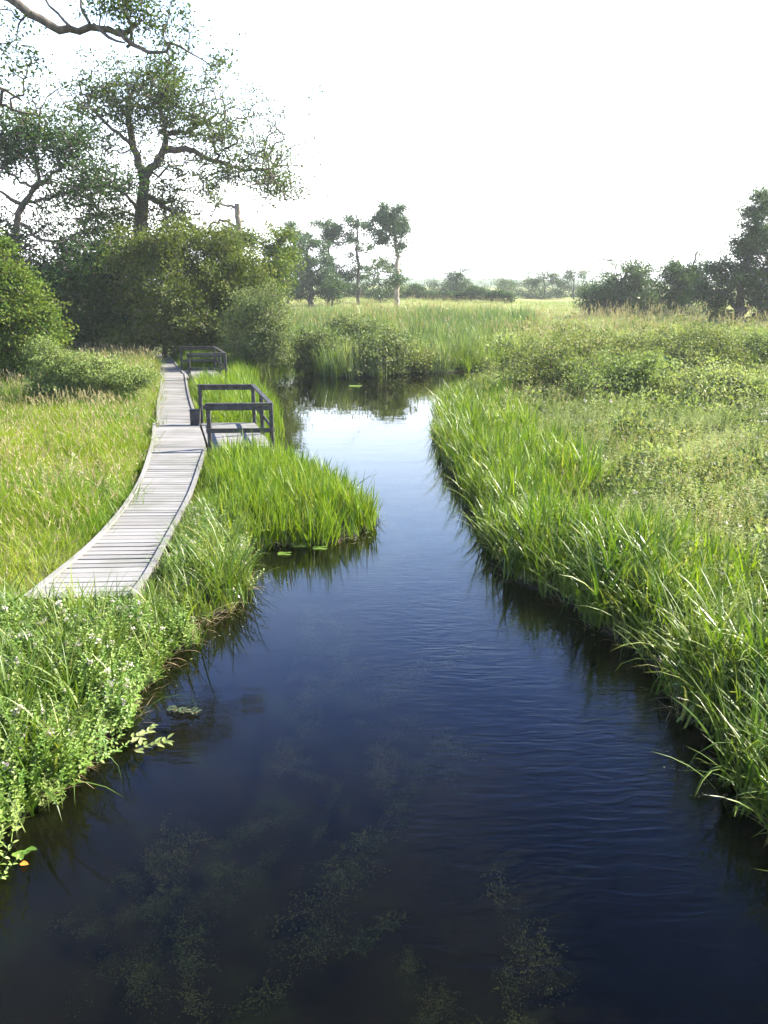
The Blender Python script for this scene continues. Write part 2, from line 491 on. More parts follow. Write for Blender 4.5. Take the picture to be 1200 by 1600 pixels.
# water: one level sheet, a little wider than the river and dipping into its banks
rx0, ry0 = river.min(0) - .8; rx1, ry1 = river.max(0) + .8
ry0 = -9.5
WXs = np.linspace(rx0, rx1, 40); WYs = np.linspace(ry0, ry1, 80)
WX, WY = np.meshgrid(WXs, WYs)
i2, j2 = np.meshgrid(np.arange(39), np.arange(79)); b0 = (j2 * 40 + i2).ravel()
wf = np.stack([b0, b0 + 1, b0 + 41, b0 + 40], 1)
cxm, cym = WX.ravel()[wf].mean(1), WY.ravel()[wf].mean(1)
wf = wf[d_river(cxm, cym) < 1.0]
mesh_obj('river_water', np.stack([WX.ravel(), WY.ravel(), np.zeros(WX.size)], 1), wf, water_mat(), smooth=True)['kind'] = 'structure'


# ------------------------------------------------------------------ plant prototypes (unlinked sources for the uncountable growth)
def blades(n, L, wd, spread, tilt, bend, segs=5, v0=0., v1=1., lean=0.0, flop=0.15, rng=R):
    V, Q, A = [], [], []
    for _ in range(n):
        l = rng.uniform(*L); ww = rng.uniform(*wd) / 2
        az = rng.uniform(0, 2 * math.pi)
        r = spread * math.sqrt(rng.uniform())
        a2 = rng.uniform(0, 2 * math.pi)
        p = np.array([r * math.cos(a2), r * math.sin(a2), -.05])
        th = rng.uniform(*tilt); bd = rng.uniform(*bend) * (2.2 if rng.uniform() < flop else 1)
        tw = rng.uniform(-.9, .9)
        base = len(V); val = rng.uniform(v0, v1)
        st = l / segs
        for k in range(segs + 1):
            t = k / segs
            ang = az + tw * t * .6
            wv = np.array([-math.sin(ang + tw * .5), math.cos(ang + tw * .5), 0])
            hw = ww * (1.0 - t ** 2.2) * (.75 + .25 * min(1, t * 4))
            if k == segs:
                V.append(p); A.append(val)
            else:
                V += [p - wv * hw, p + wv * hw]; A += [val, val]
            tt = th + bd * t ** 1.4
            p = p + st * np.array([math.sin(tt) * math.cos(az) + lean * t, math.sin(tt) * math.sin(az), math.cos(tt)])
        for k in range(segs - 1):
            b = base + 2 * k
            Q.append((b, b + 1, b + 3, b + 2))
        b = base + 2 * (segs - 1)
        Q.append((b, b + 1, b + 2))
    return V, Q, A


def leaf_poly(p, d, nrm, l, wd, fold=.25):
    """six-point leaf with a fold along its rib"""
    d = d / (np.linalg.norm(d) + 1e-9); s = np.cross(nrm, d); s /= (np.linalg.norm(s) + 1e-9); n = np.cross(d, s)
    return [p, p + d * l * .35 + s * wd * .5 + n * fold * wd * .5, p + d * l * .75 + s * wd * .33 + n * fold * wd * .3 - n * .05 * l, p + d * l - n * .12 * l,
            p + d * l * .75 - s * wd * .33 + n * fold * wd * .3 - n * .05 * l, p + d * l * .35 - s * wd * .5 + n * fold * wd * .5]


def herb(nst, Lh, leaf, lw, spread, gap=.055, tilt=(.0, .45), flower=0, rng=R, v0=0, v1=1):
    V, Q, A, MI = [], [], [], []
    for _ in range(nst):
        l = rng.uniform(*Lh); az = rng.uniform(0, 6.28); th = rng.uniform(*tilt)
        r = spread * math.sqrt(rng.uniform()); a2 = rng.uniform(0, 6.28)
        p = np.array([r * math.cos(a2), r * math.sin(a2), -.03]); val = rng.uniform(v0, v1)
        d = np.array([math.sin(th) * math.cos(az), math.sin(th) * math.sin(az), math.cos(th)])
        e = p + d * l
        b = len(V); s = .004
        V += [p + [s, 0, 0], p - [s, 0, 0], e - [s * .5, 0, 0], e + [s * .5, 0, 0]]; A += [val] * 4; Q.append((b, b + 1, b + 2, b + 3)); MI.append(0)
        k = int(l / gap)
        for i in range(1, k + 1):
            t = i / k
            if t < .2: continue
            ph = i * 1.57 + rng.uniform(-.5, .5)
            for sgn in (0, math.pi):
                o = np.array([math.cos(ph + sgn), math.sin(ph + sgn), rng.uniform(.05, .7)])
                sz = rng.uniform(.7, 1.2) * (1.15 - .55 * t)
                pts = leaf_poly(p + d * l * t, o, np.array([rng.uniform(-.3, .3), rng.uniform(-.3, .3), 1.]), leaf * sz, lw * sz)
                b = len(V); V += pts; A += [np.clip(val + rng.uniform(-.25, .25), 0, 1)] * 6
                Q += [(b, b + 1, b + 2, b + 3), (b, b + 3, b + 4, b + 5)]; MI += [0, 0]
        if flower and rng.uniform() < flower:
            for q in range(16):
                c0 = e + rng.normal(0, .014, 3) + [0, 0, .01]; a = rng.normal(0, 1, 3); a /= np.linalg.norm(a); bb = np.cross(a, [.3, .2, .9])
                b = len(V); V += [c0 + a * .011, c0 + bb * .011, c0 - a * .011, c0 - bb * .011]; A += [rng.uniform()] * 4
                Q.append((b, b + 1, b + 2, b + 3)); MI.append(1)
    return V, Q, A, MI


def plume(n, L, rng=R):                      # grass stems that end in loose seed heads
    V, Q, A = blades(n, L, (.004, .006), .18, (0, .28), (.1, .5), segs=4, rng=rng)
    ends = []
    for i in range(n):
        tip = V[(i + 1) * 9 - 1]; pre = V[(i + 1) * 9 - 2]
        dd = tip - pre; dd = dd / np.linalg.norm(dd)
        for k in range(9):
            p0 = tip - dd * .014 * k; o = rng.normal(0, 1, 3); o = o / np.linalg.norm(o) * .4 + dd
            pts = leaf_poly(p0, o, rng.normal(0, 1, 3), .045, .012)
            ends.append(pts)
    return V, Q, A, ends


def leafclump(n, rad, hgt, leaf, lw, rng=R):
    V, Q, A = [], [], []
    for _ in range(n):
        u = rng.normal(0, 1, 3); u /= np.linalg.norm(u); u[2] = abs(u[2])
        rr = rng.uniform(.55, 1.0)
        p = np.array([u[0] * rad, u[1] * rad, u[2] * hgt]) * rr
        o = u + rng.normal(0, .7, 3)
        sz = rng.uniform(.6, 1.2)
        b = len(V); V += leaf_poly(p, o, u + rng.normal(0, .5, 3), leaf * sz, lw * sz); A += [rng.uniform()] * 6
        Q += [(b, b + 1, b + 2, b + 3), (b, b + 3, b + 4, b + 5)]
    return V, Q, A


def source(colname, items):
    """items: list of (V, faces, attr, mats, material index per face)"""
    cc = bpy.data.collections.new(colname)
    for k, (V, Q, A, mats, MI) in enumerate(items):
        me = bpy.data.meshes.new(colname)
        me.from_pydata([tuple(v) for v in V], [], Q); me.update()
        at = me.attributes.new('v', 'FLOAT', 'POINT'); at.data.foreach_set('value', np.asarray(A, np.float32))
        for m_ in mats: me.materials.append(m_)
        if MI is not None: me.polygons.foreach_set('material_index', np.asarray(MI, np.int32))
        me.polygons.foreach_set('use_smooth', np.ones(len(me.polygons), bool))
        o = bpy.data.objects.new('%s_%02d' % (colname, k), me)
        cc.objects.link(o)
    return cc


def gn_group(cc):
    g = bpy.data.node_groups.new('growth', 'GeometryNodeTree')
    g.interface.new_socket('Geometry', in_out='INPUT', socket_type='NodeSocketGeometry')
    g.interface.new_socket('Geometry', in_out='OUTPUT', socket_type='NodeSocketGeometry')
    N, L = g.nodes, g.links
    i = N.new('NodeGroupInput'); o = N.new('NodeGroupOutput')
    ci = N.new('GeometryNodeCollectionInfo'); ci.inputs['Collection'].default_value = cc
    ci.inputs['Separate Children'].default_value = True; ci.inputs['Reset Children'].default_value = True
    ip = N.new('GeometryNodeInstanceOnPoints')

    def na(nm, t):
        n = N.new('GeometryNodeInputNamedAttribute'); n.data_type = t; n.inputs['Name'].default_value = nm
        return n.outputs[0]
    er = N.new('FunctionNodeEulerToRotation')
    L.new(na('rot', 'FLOAT_VECTOR'), er.inputs[0])
    L.new(i.outputs[0], ip.inputs['Points']); L.new(ci.outputs[0], ip.inputs['Instance'])
    ip.inputs['Pick Instance'].default_value = True
    L.new(na('idx', 'INT'), ip.inputs['Instance Index'])
    L.new(er.outputs[0], ip.inputs['Rotation']); L.new(na('scl', 'FLOAT_VECTOR'), ip.inputs['Scale'])
    L.new(ip.outputs[0], o.inputs[0])
    return g


def scatter(name, cc, P, label, cat, s=(.8, 1.2), tiltv=.12, lean=(0, 0), zs=None, sink=0.0, hv=.18, hf=.9, lowdeck=False):
    n = len(P)
    if n == 0: return None
    me = bpy.data.meshes.new(name)
    me.vertices.add(n); P = np.asarray(P, float).copy(); P[:, 2] -= sink
    me.vertices.foreach_set('co', P.astype(np.float32).ravel())
    rot = np.stack([R.normal(0, tiltv, n) + lean[0], R.normal(0, tiltv, n) + lean[1], R.uniform(0, 6.283, n)], 1)
    sc_ = R.uniform(*s, n) * (1 + hv * sines(P[:, 0], P[:, 1], hf, 77)); sc_ = sc_ * np.clip(.50 + .7 * d_deck(P[:, 0], P[:, 1]), .5, 1) if lowdeck else sc_; z_ = R.uniform(*(zs or (.85, 1.15)), n) * sc_
    for nm, t, val, key in (('rot', 'FLOAT_VECTOR', rot, 'vector'), ('scl', 'FLOAT_VECTOR', np.stack([sc_, sc_, z_], 1), 'vector'), ('idx', 'INT', R.integers(0, len(cc.objects), n), 'value')):
        a = me.attributes.new(nm, t, 'POINT')
        a.data.foreach_set(key, np.asarray(val, np.int32 if t == 'INT' else np.float32).ravel())
    o = bpy.data.objects.new(name, me); COL.objects.link(o)
    md = o.modifiers.new('growth', 'NODES'); md.node_group = gn_group(cc)
    return tag(o, label, cat, kind='stuff')


def sample(x0, x1, y0, y1, dens, cond):
    n = int((x1 - x0) * (y1 - y0) * dens)
    x = R.uniform(x0, x1, n); y = R.uniform(y0, y1, n)
    keep = np.abs(x) < .50 * (y + 3.2) + 2.2          # only ground the photo takes in, with a margin
    x, y = x[keep], y[keep]
    d = d_river(x, y); dk = d_deck(x, y)
    k = cond(x, y, d, dk)
    x, y, d, dk = x[k], y[k], d[k], dk[k]
    return np.stack([x, y, np.maximum(height(x, y, d, dk), -.12)], 1)


def bl(n, L, w_, spread, tilt, bend, mats, **k):
    V, Q, A = blades(n, L, w_, spread, tilt, bend, **k)
    return (V, Q, A, mats, None)


def grassy(n, L, w_, nst, Ls, mat):
    V, Q, A = blades(n, L, w_, .24, (0, .6), (.4, 1.9), segs=5)
    MI = [0] * len(Q)
    V2, Q2, A2, ends = plume(nst, Ls)
    b = len(V); V += V2; A += [min(1, a * .4 + .6) for a in A2]; Q += [tuple(i + b for i in q) for q in Q2]; MI += [0] * len(Q2)
    for pts in ends:
        b = len(V); V += pts; A += [R.uniform()] * 6; Q += [(b, b + 1, b + 2, b + 3), (b, b + 3, b + 4, b + 5)]; MI += [1, 1]
    return (V, Q, A, [mat, M['seed']], MI)


S_reed = source('iris_tuft', [bl(14, (.55, 1.1), (.02, .038), .2, (0, .38), (.05, .8), [M['reed']]) for _ in range(5)])
S_sedge = source('sedge_tuft', [bl(15, (.6, 1.2), (.018, .036), .16, (.05, .5), (.4, 1.5), [M['sedge']], segs=6) for _ in range(6)])
S_meadow = source('meadow_tuft', [grassy(30, (.3, .65), (.006, .011), 2, (.45, .75), M['meadow']) for _ in range(6)])
S_pale = source('pale_tuft', [grassy(26, (.3, .65), (.006, .011), 3, (.5, .85), M['pale']) for _ in range(5)])
def hb(*a, mats, **k):
    V, Q, A, MI = herb(*a, **k)
    return (V, Q, A, mats, MI)
S_herb = source('herb_clump', [hb(9, (.35, .7), .075, .026, .22, mats=[M['herb'], M['flower']], flower=.12) for _ in range(5)])
S_mint = source('mint_clump', [hb(14, (.25, .52), .064, .034, .18, gap=.042, mats=[M['mint'], M['flower']], flower=.10) for _ in range(5)])
S_tall = source('tall_reed', [bl(11, (1.1, 1.9), (.03, .055), .28, (0, .16), (.1, .7), [M['tall']], segs=5, flop=.1) for _ in range(5)])
S_bram = source('bramble_clump', [(*leafclump(170, .34, .36, .065, .04), [M['bramble' if k_ < 2 else 'herb']], None) for k_ in range(6)])
def weedclump():
    V, Q, A = [], [], []
    for lobe in range(5):
        c0 = np.array([R.normal(0, .16), R.normal(0, .34), 0]); rr = R.uniform(.05, .15); val = R.uniform(0, .7)
        for _ in range(420):
            u = R.normal(0, 1, 3); u /= np.linalg.norm(u); u[2] = abs(u[2])
            p = c0 + u * rr * np.array([.9, 2.6, .7]) * R.uniform(.15, 1.25) + np.array([.05 * math.sin(9 * u[1]), 0, 0])
            b = len(V); V += leaf_poly(p, u + R.normal(0, .6, 3), R.normal(0, 1, 3), R.uniform(.010, .024), .007); A += [val + R.uniform(0, .3)] * 6
            Q += [(b, b + 1, b + 2, b + 3), (b, b + 3, b + 4, b + 5)]
    return (V, Q, A, [M['weed']], None)
S_weed = source('weed_clump', [weedclump() for _ in range(5)])
S_dead = source('dead_tuft', [bl(14, (.3, .6), (.008, .014), .16, (.5, 1.4), (.3, 1.0), [M['dead']], segs=4) for _ in range(4)])

# ---- who grows where
def xdeck(y):
    return np.interp(y, np.r_[sec1L[:, 1], sec2L[:, 1], sec3L[:, 1]], np.r_[sec1L[:, 0], sec2L[:, 0], sec3L[:, 0]])
yfar = sec3L[-1, 1]
left_of_deck = lambda x, y: (x < xdeck(y)) & (y > 9.6)
pen = np.array([on(*p, .1)[:2] for p in [(318, 722), (432, 712), (590, 800), (585, 845), (420, 870), (398, 880), (340, 830), (300, 800)]])
in_pen = lambda x, y: poly_sd(x, y, pen) < 0
noise_at = lambda x, y, f, s: sines(x, y, f, s)

P = sample(-6, 1, 10, 20, 42, lambda x, y, d, dk: (d > -.04) & (dk > .02) & (x < .3) & ~left_of_deck(x, y) & (in_pen(x, y)))
scatter('iris_reeds', S_reed, P, 'bright green sword-leaved reeds on the small spit beside the boardwalk', 'reeds', s=(.45, .85), lean=(0, .08), lowdeck=True, hv=.25, hf=1.5)
P = sample(-7, 0, 3, 20, 34, lambda x, y, d, dk: (d > -.02) & (dk > .05) & ~left_of_deck(x, y) & ~in_pen(x, y) & (noise_at(x, y, 1.6, 21) + .3 * (y > 8.5) > np.where(x < -2.9 + .0 * y, -.02, .0)) & (d < 3.2))
scatter('bank_sedge', S_sedge, P, 'arching green sedge along the near bank below the boardwalk', 'sedge', s=(.55, .95), lowdeck=True)
P = sample(-7, 0, 3, 16, 42, lambda x, y, d, dk: (d > -.02) & (dk > .08) & ~left_of_deck(x, y) & ~in_pen(x, y) & (noise_at(x, y, 1.6, 21) < .4) & (d < 3.4))
scatter('water_mint', S_mint, P, 'leafy pale green mint with whitish flower heads at the near bank', 'mint', s=(.7, 1.15), tiltv=.25, lowdeck=True)
P = sample(-7, 0, 3, 18, 18, lambda x, y, d, dk: (d > -.08) & (d < .25) & (dk > .05))
scatter('dead_sedge', S_dead, P, 'straw brown dead leaves trailing at the waterline of the near bank', 'dead leaves', s=(.6, 1.0))

P = sample(-32, -2, 9.6, 44, 17, lambda x, y, d, dk: left_of_deck(x, y) & (dk > .01))
scatter('meadow_grass', S_meadow, P, 'yellow green seeding meadow grass beside the boardwalk', 'grass', s=(.7, 1.3), tiltv=.25, lean=(0, .1), hv=.4, hf=1.3)
P = sample(-32, -2, 9.6, 44, 2.2, lambda x, y, d, dk: left_of_deck(x, y) & (dk > .3) & ((noise_at(x, y, .7, 31) > .15) | (y > 24)))
scatter('meadow_herbs', S_herb, P, 'grey green herbs scattered in the yellow meadow grass', 'herbs', s=(.7, 1.2), tiltv=.2)
P = sample(-13, -2, 18, 46, 24, lambda x, y, d, dk: (x > xdeck(y)) & (d > -.03) & (dk > .05) & ~in_pen(x, y))
scatter('platform_grass', S_reed, P, 'tall light green grass between the boardwalk and the viewing platforms', 'grass', s=(.5, .9), lowdeck=True)

right = lambda x, y, d: (x > 0) & (d > -.05)
P = sample(.5, 9, 3, 38, 34, lambda x, y, d, dk: right(x, y, d) & (y < 29.5 + 1.2 * noise_at(x, y, 1.3, 49)) & ((y < 13) | (R.uniform(size=len(x)) < .35)) & (d < 1.0 + .35 * noise_at(x, y, 1.1, 41)))
scatter('bank_reeds', S_sedge, P, 'long arching sedge leaves overhanging the water on the far-side bank', 'sedge', s=(.7, 1.2), lean=(0, -.12), hv=.3, hf=1.6)
P = sample(.5, 12, 9, 38, 24, lambda x, y, d, dk: right(x, y, d) & (y < 29.5 + 1.2 * noise_at(x, y, 1.3, 49)) & (d > np.where(y > 12.5, -.05, .25)) & (d < 2.4) & ((noise_at(x, y, .8, 42) > -.2) | (d < .9)))
scatter('bank_iris', S_reed, P, 'yellow green sword leaves standing behind the sedge of the far-side bank', 'reeds', s=(.55, 1.05), hv=.3, hf=1.4)
P = sample(.5, 45, 6, 80, 6.5, lambda x, y, d, dk: right(x, y, d) & (d > .45) & ((x > 3.5 + .2 * (y - 42)) | (y < 42)) & (R.uniform(size=len(x)) < np.clip(28 / y, .25, 1)))
scatter('rough_herbs', S_herb, P, 'pale green rough herbs covering the meadow across the water', 'herbs', s=(.75, 1.3), tiltv=.25, zs=(.6, 1.0), hv=.3, hf=1.3)
P = sample(.5, 45, 6, 80, 7, lambda x, y, d, dk: right(x, y, d) & (d > 1.0) & ((x > 3.5 + .2 * (y - 42)) | (y < 42)) & (noise_at(x, y, .5, 43) > -.1) & (R.uniform(size=len(x)) < np.clip(28 / y, .25, 1)))
scatter('rough_grass', S_pale, P, 'straw tinted seeding grass mixed through the meadow across the water', 'grass', s=(.6, 1.05), tiltv=.25, lean=(0, .15), hv=.3)
P = sample(.5, 45, 8, 75, 2.4, lambda x, y, d, dk: right(x, y, d) & (d > np.where(y > 29.5, .7, 1.4)) & ((x > 3.5 + .2 * (y - 42)) | (y < 42)) & (noise_at(x, y, .9, 47) > -.1))
scatter('low_scrub', S_bram, P, 'knee-high leafy scrub lumped over the meadow across the water', 'scrub', s=(.6, 1.9), tiltv=.2, zs=(.7, 1.25), hv=.4, hf=.9)
P = sample(4, 40, 34, 64, .5, lambda x, y, d, dk: right(x, y, d) & (d > .8) & (x > 4.5 + .2 * (y - 42)) & (noise_at(x, y, .5, 48) > -.3))
scatter('high_scrub', S_bram, P, 'waist-high tangled scrub rising behind the bramble mounds across the water', 'scrub', s=(1.8, 3.2), tiltv=.2, zs=(.85, 1.4), hv=.4, hf=.7)
P = sample(.5, 6, 3, 36, 12, lambda x, y, d, dk: right(x, y, d) & (d < .25))
scatter('dead_bank_sedge', S_dead, P, 'brown dead sedge hanging at the waterline across the water', 'dead leaves', s=(.6, 1.1))

back = lambda x, y, d: (((y > 37) & (x < 3.2)) | (y > 41)) & (d > -.1) & (x > -6.2 - .25 * (y - 40))
P = sample(-14, 42, 36, 78, 5.5, lambda x, y, d, dk: back(x, y, d) & (dk > 1) & ((x < 4.5 + (y - 42) * .28) | (noise_at(x, y, .3, 52) > .6)))
scatter('reed_bed', S_tall, P, 'tall blue green reeds filling the bed behind the pool', 'reeds', s=(.72, 1.12), tiltv=.12, hv=.32, hf=.6)
P = sample(-9, 20, 36, 46, 13, lambda x, y, d, dk: back(x, y, d) & (d < 1.3) & (noise_at(x, y, 1.1, 56) > -.25))
scatter('pool_edge_iris', S_reed, P, 'bright sword leaves along the far edge of the pool', 'reeds', s=(.75, 1.25), hv=.35)
P = sample(-9, 8, 36, 46, 5, lambda x, y, d, dk: back(x, y, d) & (d < 2.2) & (noise_at(x, y, 1.0, 55) > .0))
scatter('pool_edge_herbs', S_herb, P, 'nettle-like herbs crowding the far edge of the pool', 'herbs', s=(1.1, 1.9), hv=.3)
P = sample(-14, 30, 46, 78, 1.6, lambda x, y, d, dk: back(x, y, d) & (noise_at(x, y, .35, 58) > -.1))
scatter('reed_bed_grass', S_pale, P, 'straw seeding grass heads mixed into the rear of the reed bed', 'grass', s=(1.8, 2.8), tiltv=.12)
P = sample(-60, 80, 74, 150, .8, lambda x, y, d, dk: (x < 60))
scatter('field_grass', S_pale, P, 'thin pale dry grass over the far field', 'grass', s=(.8, 1.5), tiltv=.15)

def padbits():
    V, Q, A = [], [], []
    for _ in range(14):
        p = np.array([R.normal(0, .16), R.normal(0, .16), R.uniform(.004, .012)]); a = R.uniform(0, 6.28)
        b = len(V); V += leaf_poly(p, np.array([math.cos(a), math.sin(a), 0]), np.array([R.normal(0, .1), R.normal(0, .1), 1.]), R.uniform(.015, .045), R.uniform(.008, .02), .1); A += [R.uniform()] * 6
        Q += [(b, b + 1, b + 2, b + 3), (b, b + 3, b + 4, b + 5)]
    return V, Q, A
S_bits = source('floating_bits', [(*padbits(), [M['weed' if k_ < 3 else 'herb']], None) for k_ in range(6)])
P = sample(-5, 6, 3, 34, 9, lambda x, y, d, dk: (d < -.02) & (d > -.45 * R.uniform(size=len(x)) ** 2 - .05) & (noise_at(x, y, 2.0, 66) > -.1))
P[:, 2] = .004
scatter('floating_litter', S_bits, P, 'small dead and green leaves floating along the water edge', 'leaf litter', s=(.6, 1.3), tiltv=.0, zs=(.9, 1.1))
# weed in the water
P = sample(-4, 2.5, 2.5, 12, 1.7, lambda x, y, d, dk: (d < -.45) & (noise_at(x, y, 1.2, 61) - .22 * x > .05))
more = [on(*p, -.3) for p in [(470, 1135), (455, 1142), (505, 1178), (265, 1390), (285, 1400), (362, 1362), (292, 1292), (180, 1290), (530, 1462), (650, 1545), (592, 1290), (520, 1240), (130, 1240), (160, 1250), (620, 1040)]]
P = np.vstack([P, np.array(more)])
P[:, 2] = R.uniform(-.60, -.30, len(P))
scatter('waterweed', S_weed, P, 'olive and grey waterweed drifting beneath the dark surface', 'waterweed', s=(.5, 1.3), tiltv=.1, zs=(.4, .8))


# ------------------------------------------------------------------ boxes and timber
def bar(p, q, wx, wz, up=(0, 0, 1)):
    """eight corners of a squared timber from p to q, wx wide and wz deep"""
    p, q = np.asarray(p, float), np.asarray(q, float)
    d = (q - p) / np.linalg.norm(q - p)
    u = np.asarray(up, float)
    if abs(d @ u) > .95: u = np.array([0, 1., 0])
    s = np.cross(d, u); s /= np.linalg.norm(s); n = np.cross(s, d)
    V = [b + s * wx / 2 * i + n * wz / 2 * j for b in (p, q) for i, j in ((-1, -1), (1, -1), (1, 1), (-1, 1))]
    return V, [(0, 3, 2, 1), (4, 5, 6, 7), (0, 1, 5, 4), (1, 2, 6, 5), (2, 3, 7, 6), (3, 0, 4, 7)]


def timber(name, bars, mat, parent, bevel=.008, attr=None):
    V, Q, A = [], [], []
    for k, b in enumerate(bars):
        v, q = b; n = len(V); V += v; Q += [tuple(i + n for i in f) for f in q]
        A += [attr[k] if attr is not None else .5] * 8
    o = mesh_obj(name, V, Q, mat, parent, attr=A)
    if bevel:
        m = o.modifiers.new('edge', 'BEVEL'); m.width = bevel; m.segments = 1; m.limit_method = 'ANGLE'
    return o


def deck_planks(Lp, Rp, z, spacing=.19, thick=.035):
    n = max(3, int(round(.5 * (np.linalg.norm(np.diff(Lp, axis=0), axis=1).sum() + np.linalg.norm(np.diff(Rp, axis=0), axis=1).sum()) / spacing)))
    l, r = resample(Lp, n + 1), resample(Rp, n + 1)
    V, Q, A = [], [], []
    for i in range(n):
        g = .065 + R.uniform(-.02, .05)
        ov = R.uniform(-.012, .012)
        c4 = [l[i] + (l[i + 1] - l[i]) * g, r[i] + (r[i + 1] - r[i]) * g, r[i + 1] - (r[i + 1] - r[i]) * g, l[i + 1] - (l[i + 1] - l[i]) * g]
        zz = z + R.uniform(-.004, .004, 4)
        b = len(V)
        V += [np.array([*p, a - thick]) for p, a in zip(c4, zz)] + [np.array([*p, a]) for p, a in zip(c4, zz)]
        A += [R.uniform()] * 8
        Q += [tuple(b + k for k in f) for f in ((0, 3, 2, 1), (4, 5, 6, 7), (0, 1, 5, 4), (1, 2, 6, 5), (2, 3, 7, 6), (3, 0, 4, 7))]
    return V, Q, A


def strip(Pl, off, w_, z0, z1):
    """board that follows a line, off metres to its side"""
    Pl = np.asarray(Pl); t = np.gradient(Pl, axis=0); t /= np.linalg.norm(t, axis=1)[:, None]
    s = np.stack([t[:, 1], -t[:, 0]], 1)
    a, b = Pl + s * (off - w_ / 2), Pl + s * (off + w_ / 2)
    V, Q = [], []
    for p, q in zip(a, b): V += [(*p, z0), (*q, z0), (*q, z1), (*p, z1)]
    n = len(Pl)
    for i in range(n - 1):
        k = 4 * i
        for j in range(4): Q.append((k + j, k + (j + 1) % 4, k + 4 + (j + 1) % 4, k + 4 + j))
    Q += [(3, 2, 1, 0), tuple(4 * n - 4 + j for j in range(4))]
    return V, Q


bw = empty('boardwalk', (*(.5 * (sec1L[0] + sec1R[0])), .2))
tag(bw, 'weathered grey plank boardwalk curving along the left bank towards the big tree', 'boardwalk')
bwl = np.array(bw.location)
for nm, (l, r, z) in {'near': (sec1L, sec1R, DZ), 'mid': (sec2L, sec2R, DZ - .03), 'end': (sec3L, sec3R, DZ - .055)}.items():
    V, Q, A = deck_planks(l, r, z)
    mesh_obj('deck', np.array(V) - bwl, Q, M['plank'], bw, attr=A)
for l, off, a, b, z in ((sec1L, .02, 0, None, DZ), (sec1R, -.02, 0, -10, DZ), (sec2L, .02, 0, None, DZ - .03), (sec2R, -.02, 0, None, DZ - .03), (sec3R, -.02, 0, None, DZ - .055)):
    pl = resample(l[a:b], 30)
    V, Q = strip(pl, off, .075, z + .006, z + .045)
    mesh_obj('edge_board', np.array(V) - bwl, Q, M['plank'], bw, attr=R.uniform(.3, .6, 1).repeat(len(V)))
    V, Q = strip(pl, off * 4, .05, z - .21, z - .04)
    mesh_obj('side_beam', np.array(V) - bwl, Q, M['timber'], bw)
e0, e1 = sec1L[0], sec1R[0]
dirn = (sec1L[1] - sec1L[0]); dirn /= np.linalg.norm(dirn)
timber('end_beam', [bar((*(e0 + dirn * .05), DZ - .14), (*(e1 + dirn * .05), DZ - .14), .05, .17)], M['timber'], None, 0).parent = bw
bpy.data.objects['end_beam'].matrix_parent_inverse.identity()
bpy.data.objects['end_beam'].location = -bw.location
for k in (2, 12, 22, 32):
    for l, s in ((sec1L, 1), (sec1R, -1)):
        p = l[min(k, len(l) - 1)] + np.array([.13 * s, 0])
        o = timber('support_post', [bar((*p, -.25), (*p, DZ - .05), .1, .1)], M['timber'], bw)
        o.location = -bw.location


# ---- viewing platforms
def platform(parent):
    u = np.array([*U1, 0]); v = np.array([*V1, 0]); z = DZ + .01
    PT = lambda a, b, h: a * u + b * v + np.array([0, 0, h])
    V, Q, A = [], [], []
    n = 20
    for i in range(n):
        a, b = (i + .08) / n, (i + .93) / n
        v8, q8 = [], []
        zz = z + R.uniform(-.003, .003)
        c4 = [PT(0.0, a, zz), PT(1, a, zz), PT(1, b, zz), PT(0.0, b, zz)]
        k = len(V); V += [p - np.array([0, 0, .035]) for p in c4] + c4; A += [R.uniform()] * 8
        Q += [tuple(k + j for j in f) for f in ((0, 3, 2, 1), (4, 5, 6, 7), (0, 1, 5, 4), (1, 2, 6, 5), (2, 3, 7, 6), (3, 0, 4, 7))]
    mesh_obj('deck', V, Q, M['plank'], parent, attr=A)
    fz = z - .12
    timber('fascia', [bar(PT(0, -.012, fz), PT(1.02, -.012, fz), .04, .16)], M['timber'], parent)
    timber('fascia', [bar(PT(1.02, 0, fz), PT(1.02, 1, fz), .04, .16)], M['timber'], parent)
    timber('fascia', [bar(PT(0, 1.012, fz), PT(1.02, 1.012, fz), .04, .16)], M['timber'], parent)
    top = z + 1.04
    posts = [(.02, .0), (1.0, 0.0), (1.0, .5), (1.0, 1.0), (.02, 1.0)]
    for a, b in posts:
        timber('post', [bar(PT(a, b, -.75 if a > .5 else -.2), PT(a, b, top), .095, .095)], M['rail'], parent)
    for (a, b), (c_, d_) in (((-.02, 0), (1.03, 0)), ((-.02, 1), (1.03, 1))):
        timber('handrail', [bar(PT(a, b, top + .026), PT(c_, d_, top + .026), .12, .05)], M['rail'], parent)
        e = np.array([0, -.066 if b == 0 else .066, 0])
        timber('rail_board', [bar(PT(a, b, top - .06) + e, PT(c_, d_, top - .06) + e, .035, .11)], M['rail'], parent)
        timber('mid_rail', [bar(PT(a, b, z + .44) + e, PT(c_, d_, z + .44) + e, .035, .11)], M['rail'], parent)
    timber('handrail', [bar(PT(1, .018, top + .026), PT(1, .982, top + .026), .12, .05)], M['rail'], parent)
    timber('mid_rail', [bar(PT(1.035, 0.0, z + .44), PT(1.035, 1.0, z + .44), .035, .1)], M['rail'], parent)


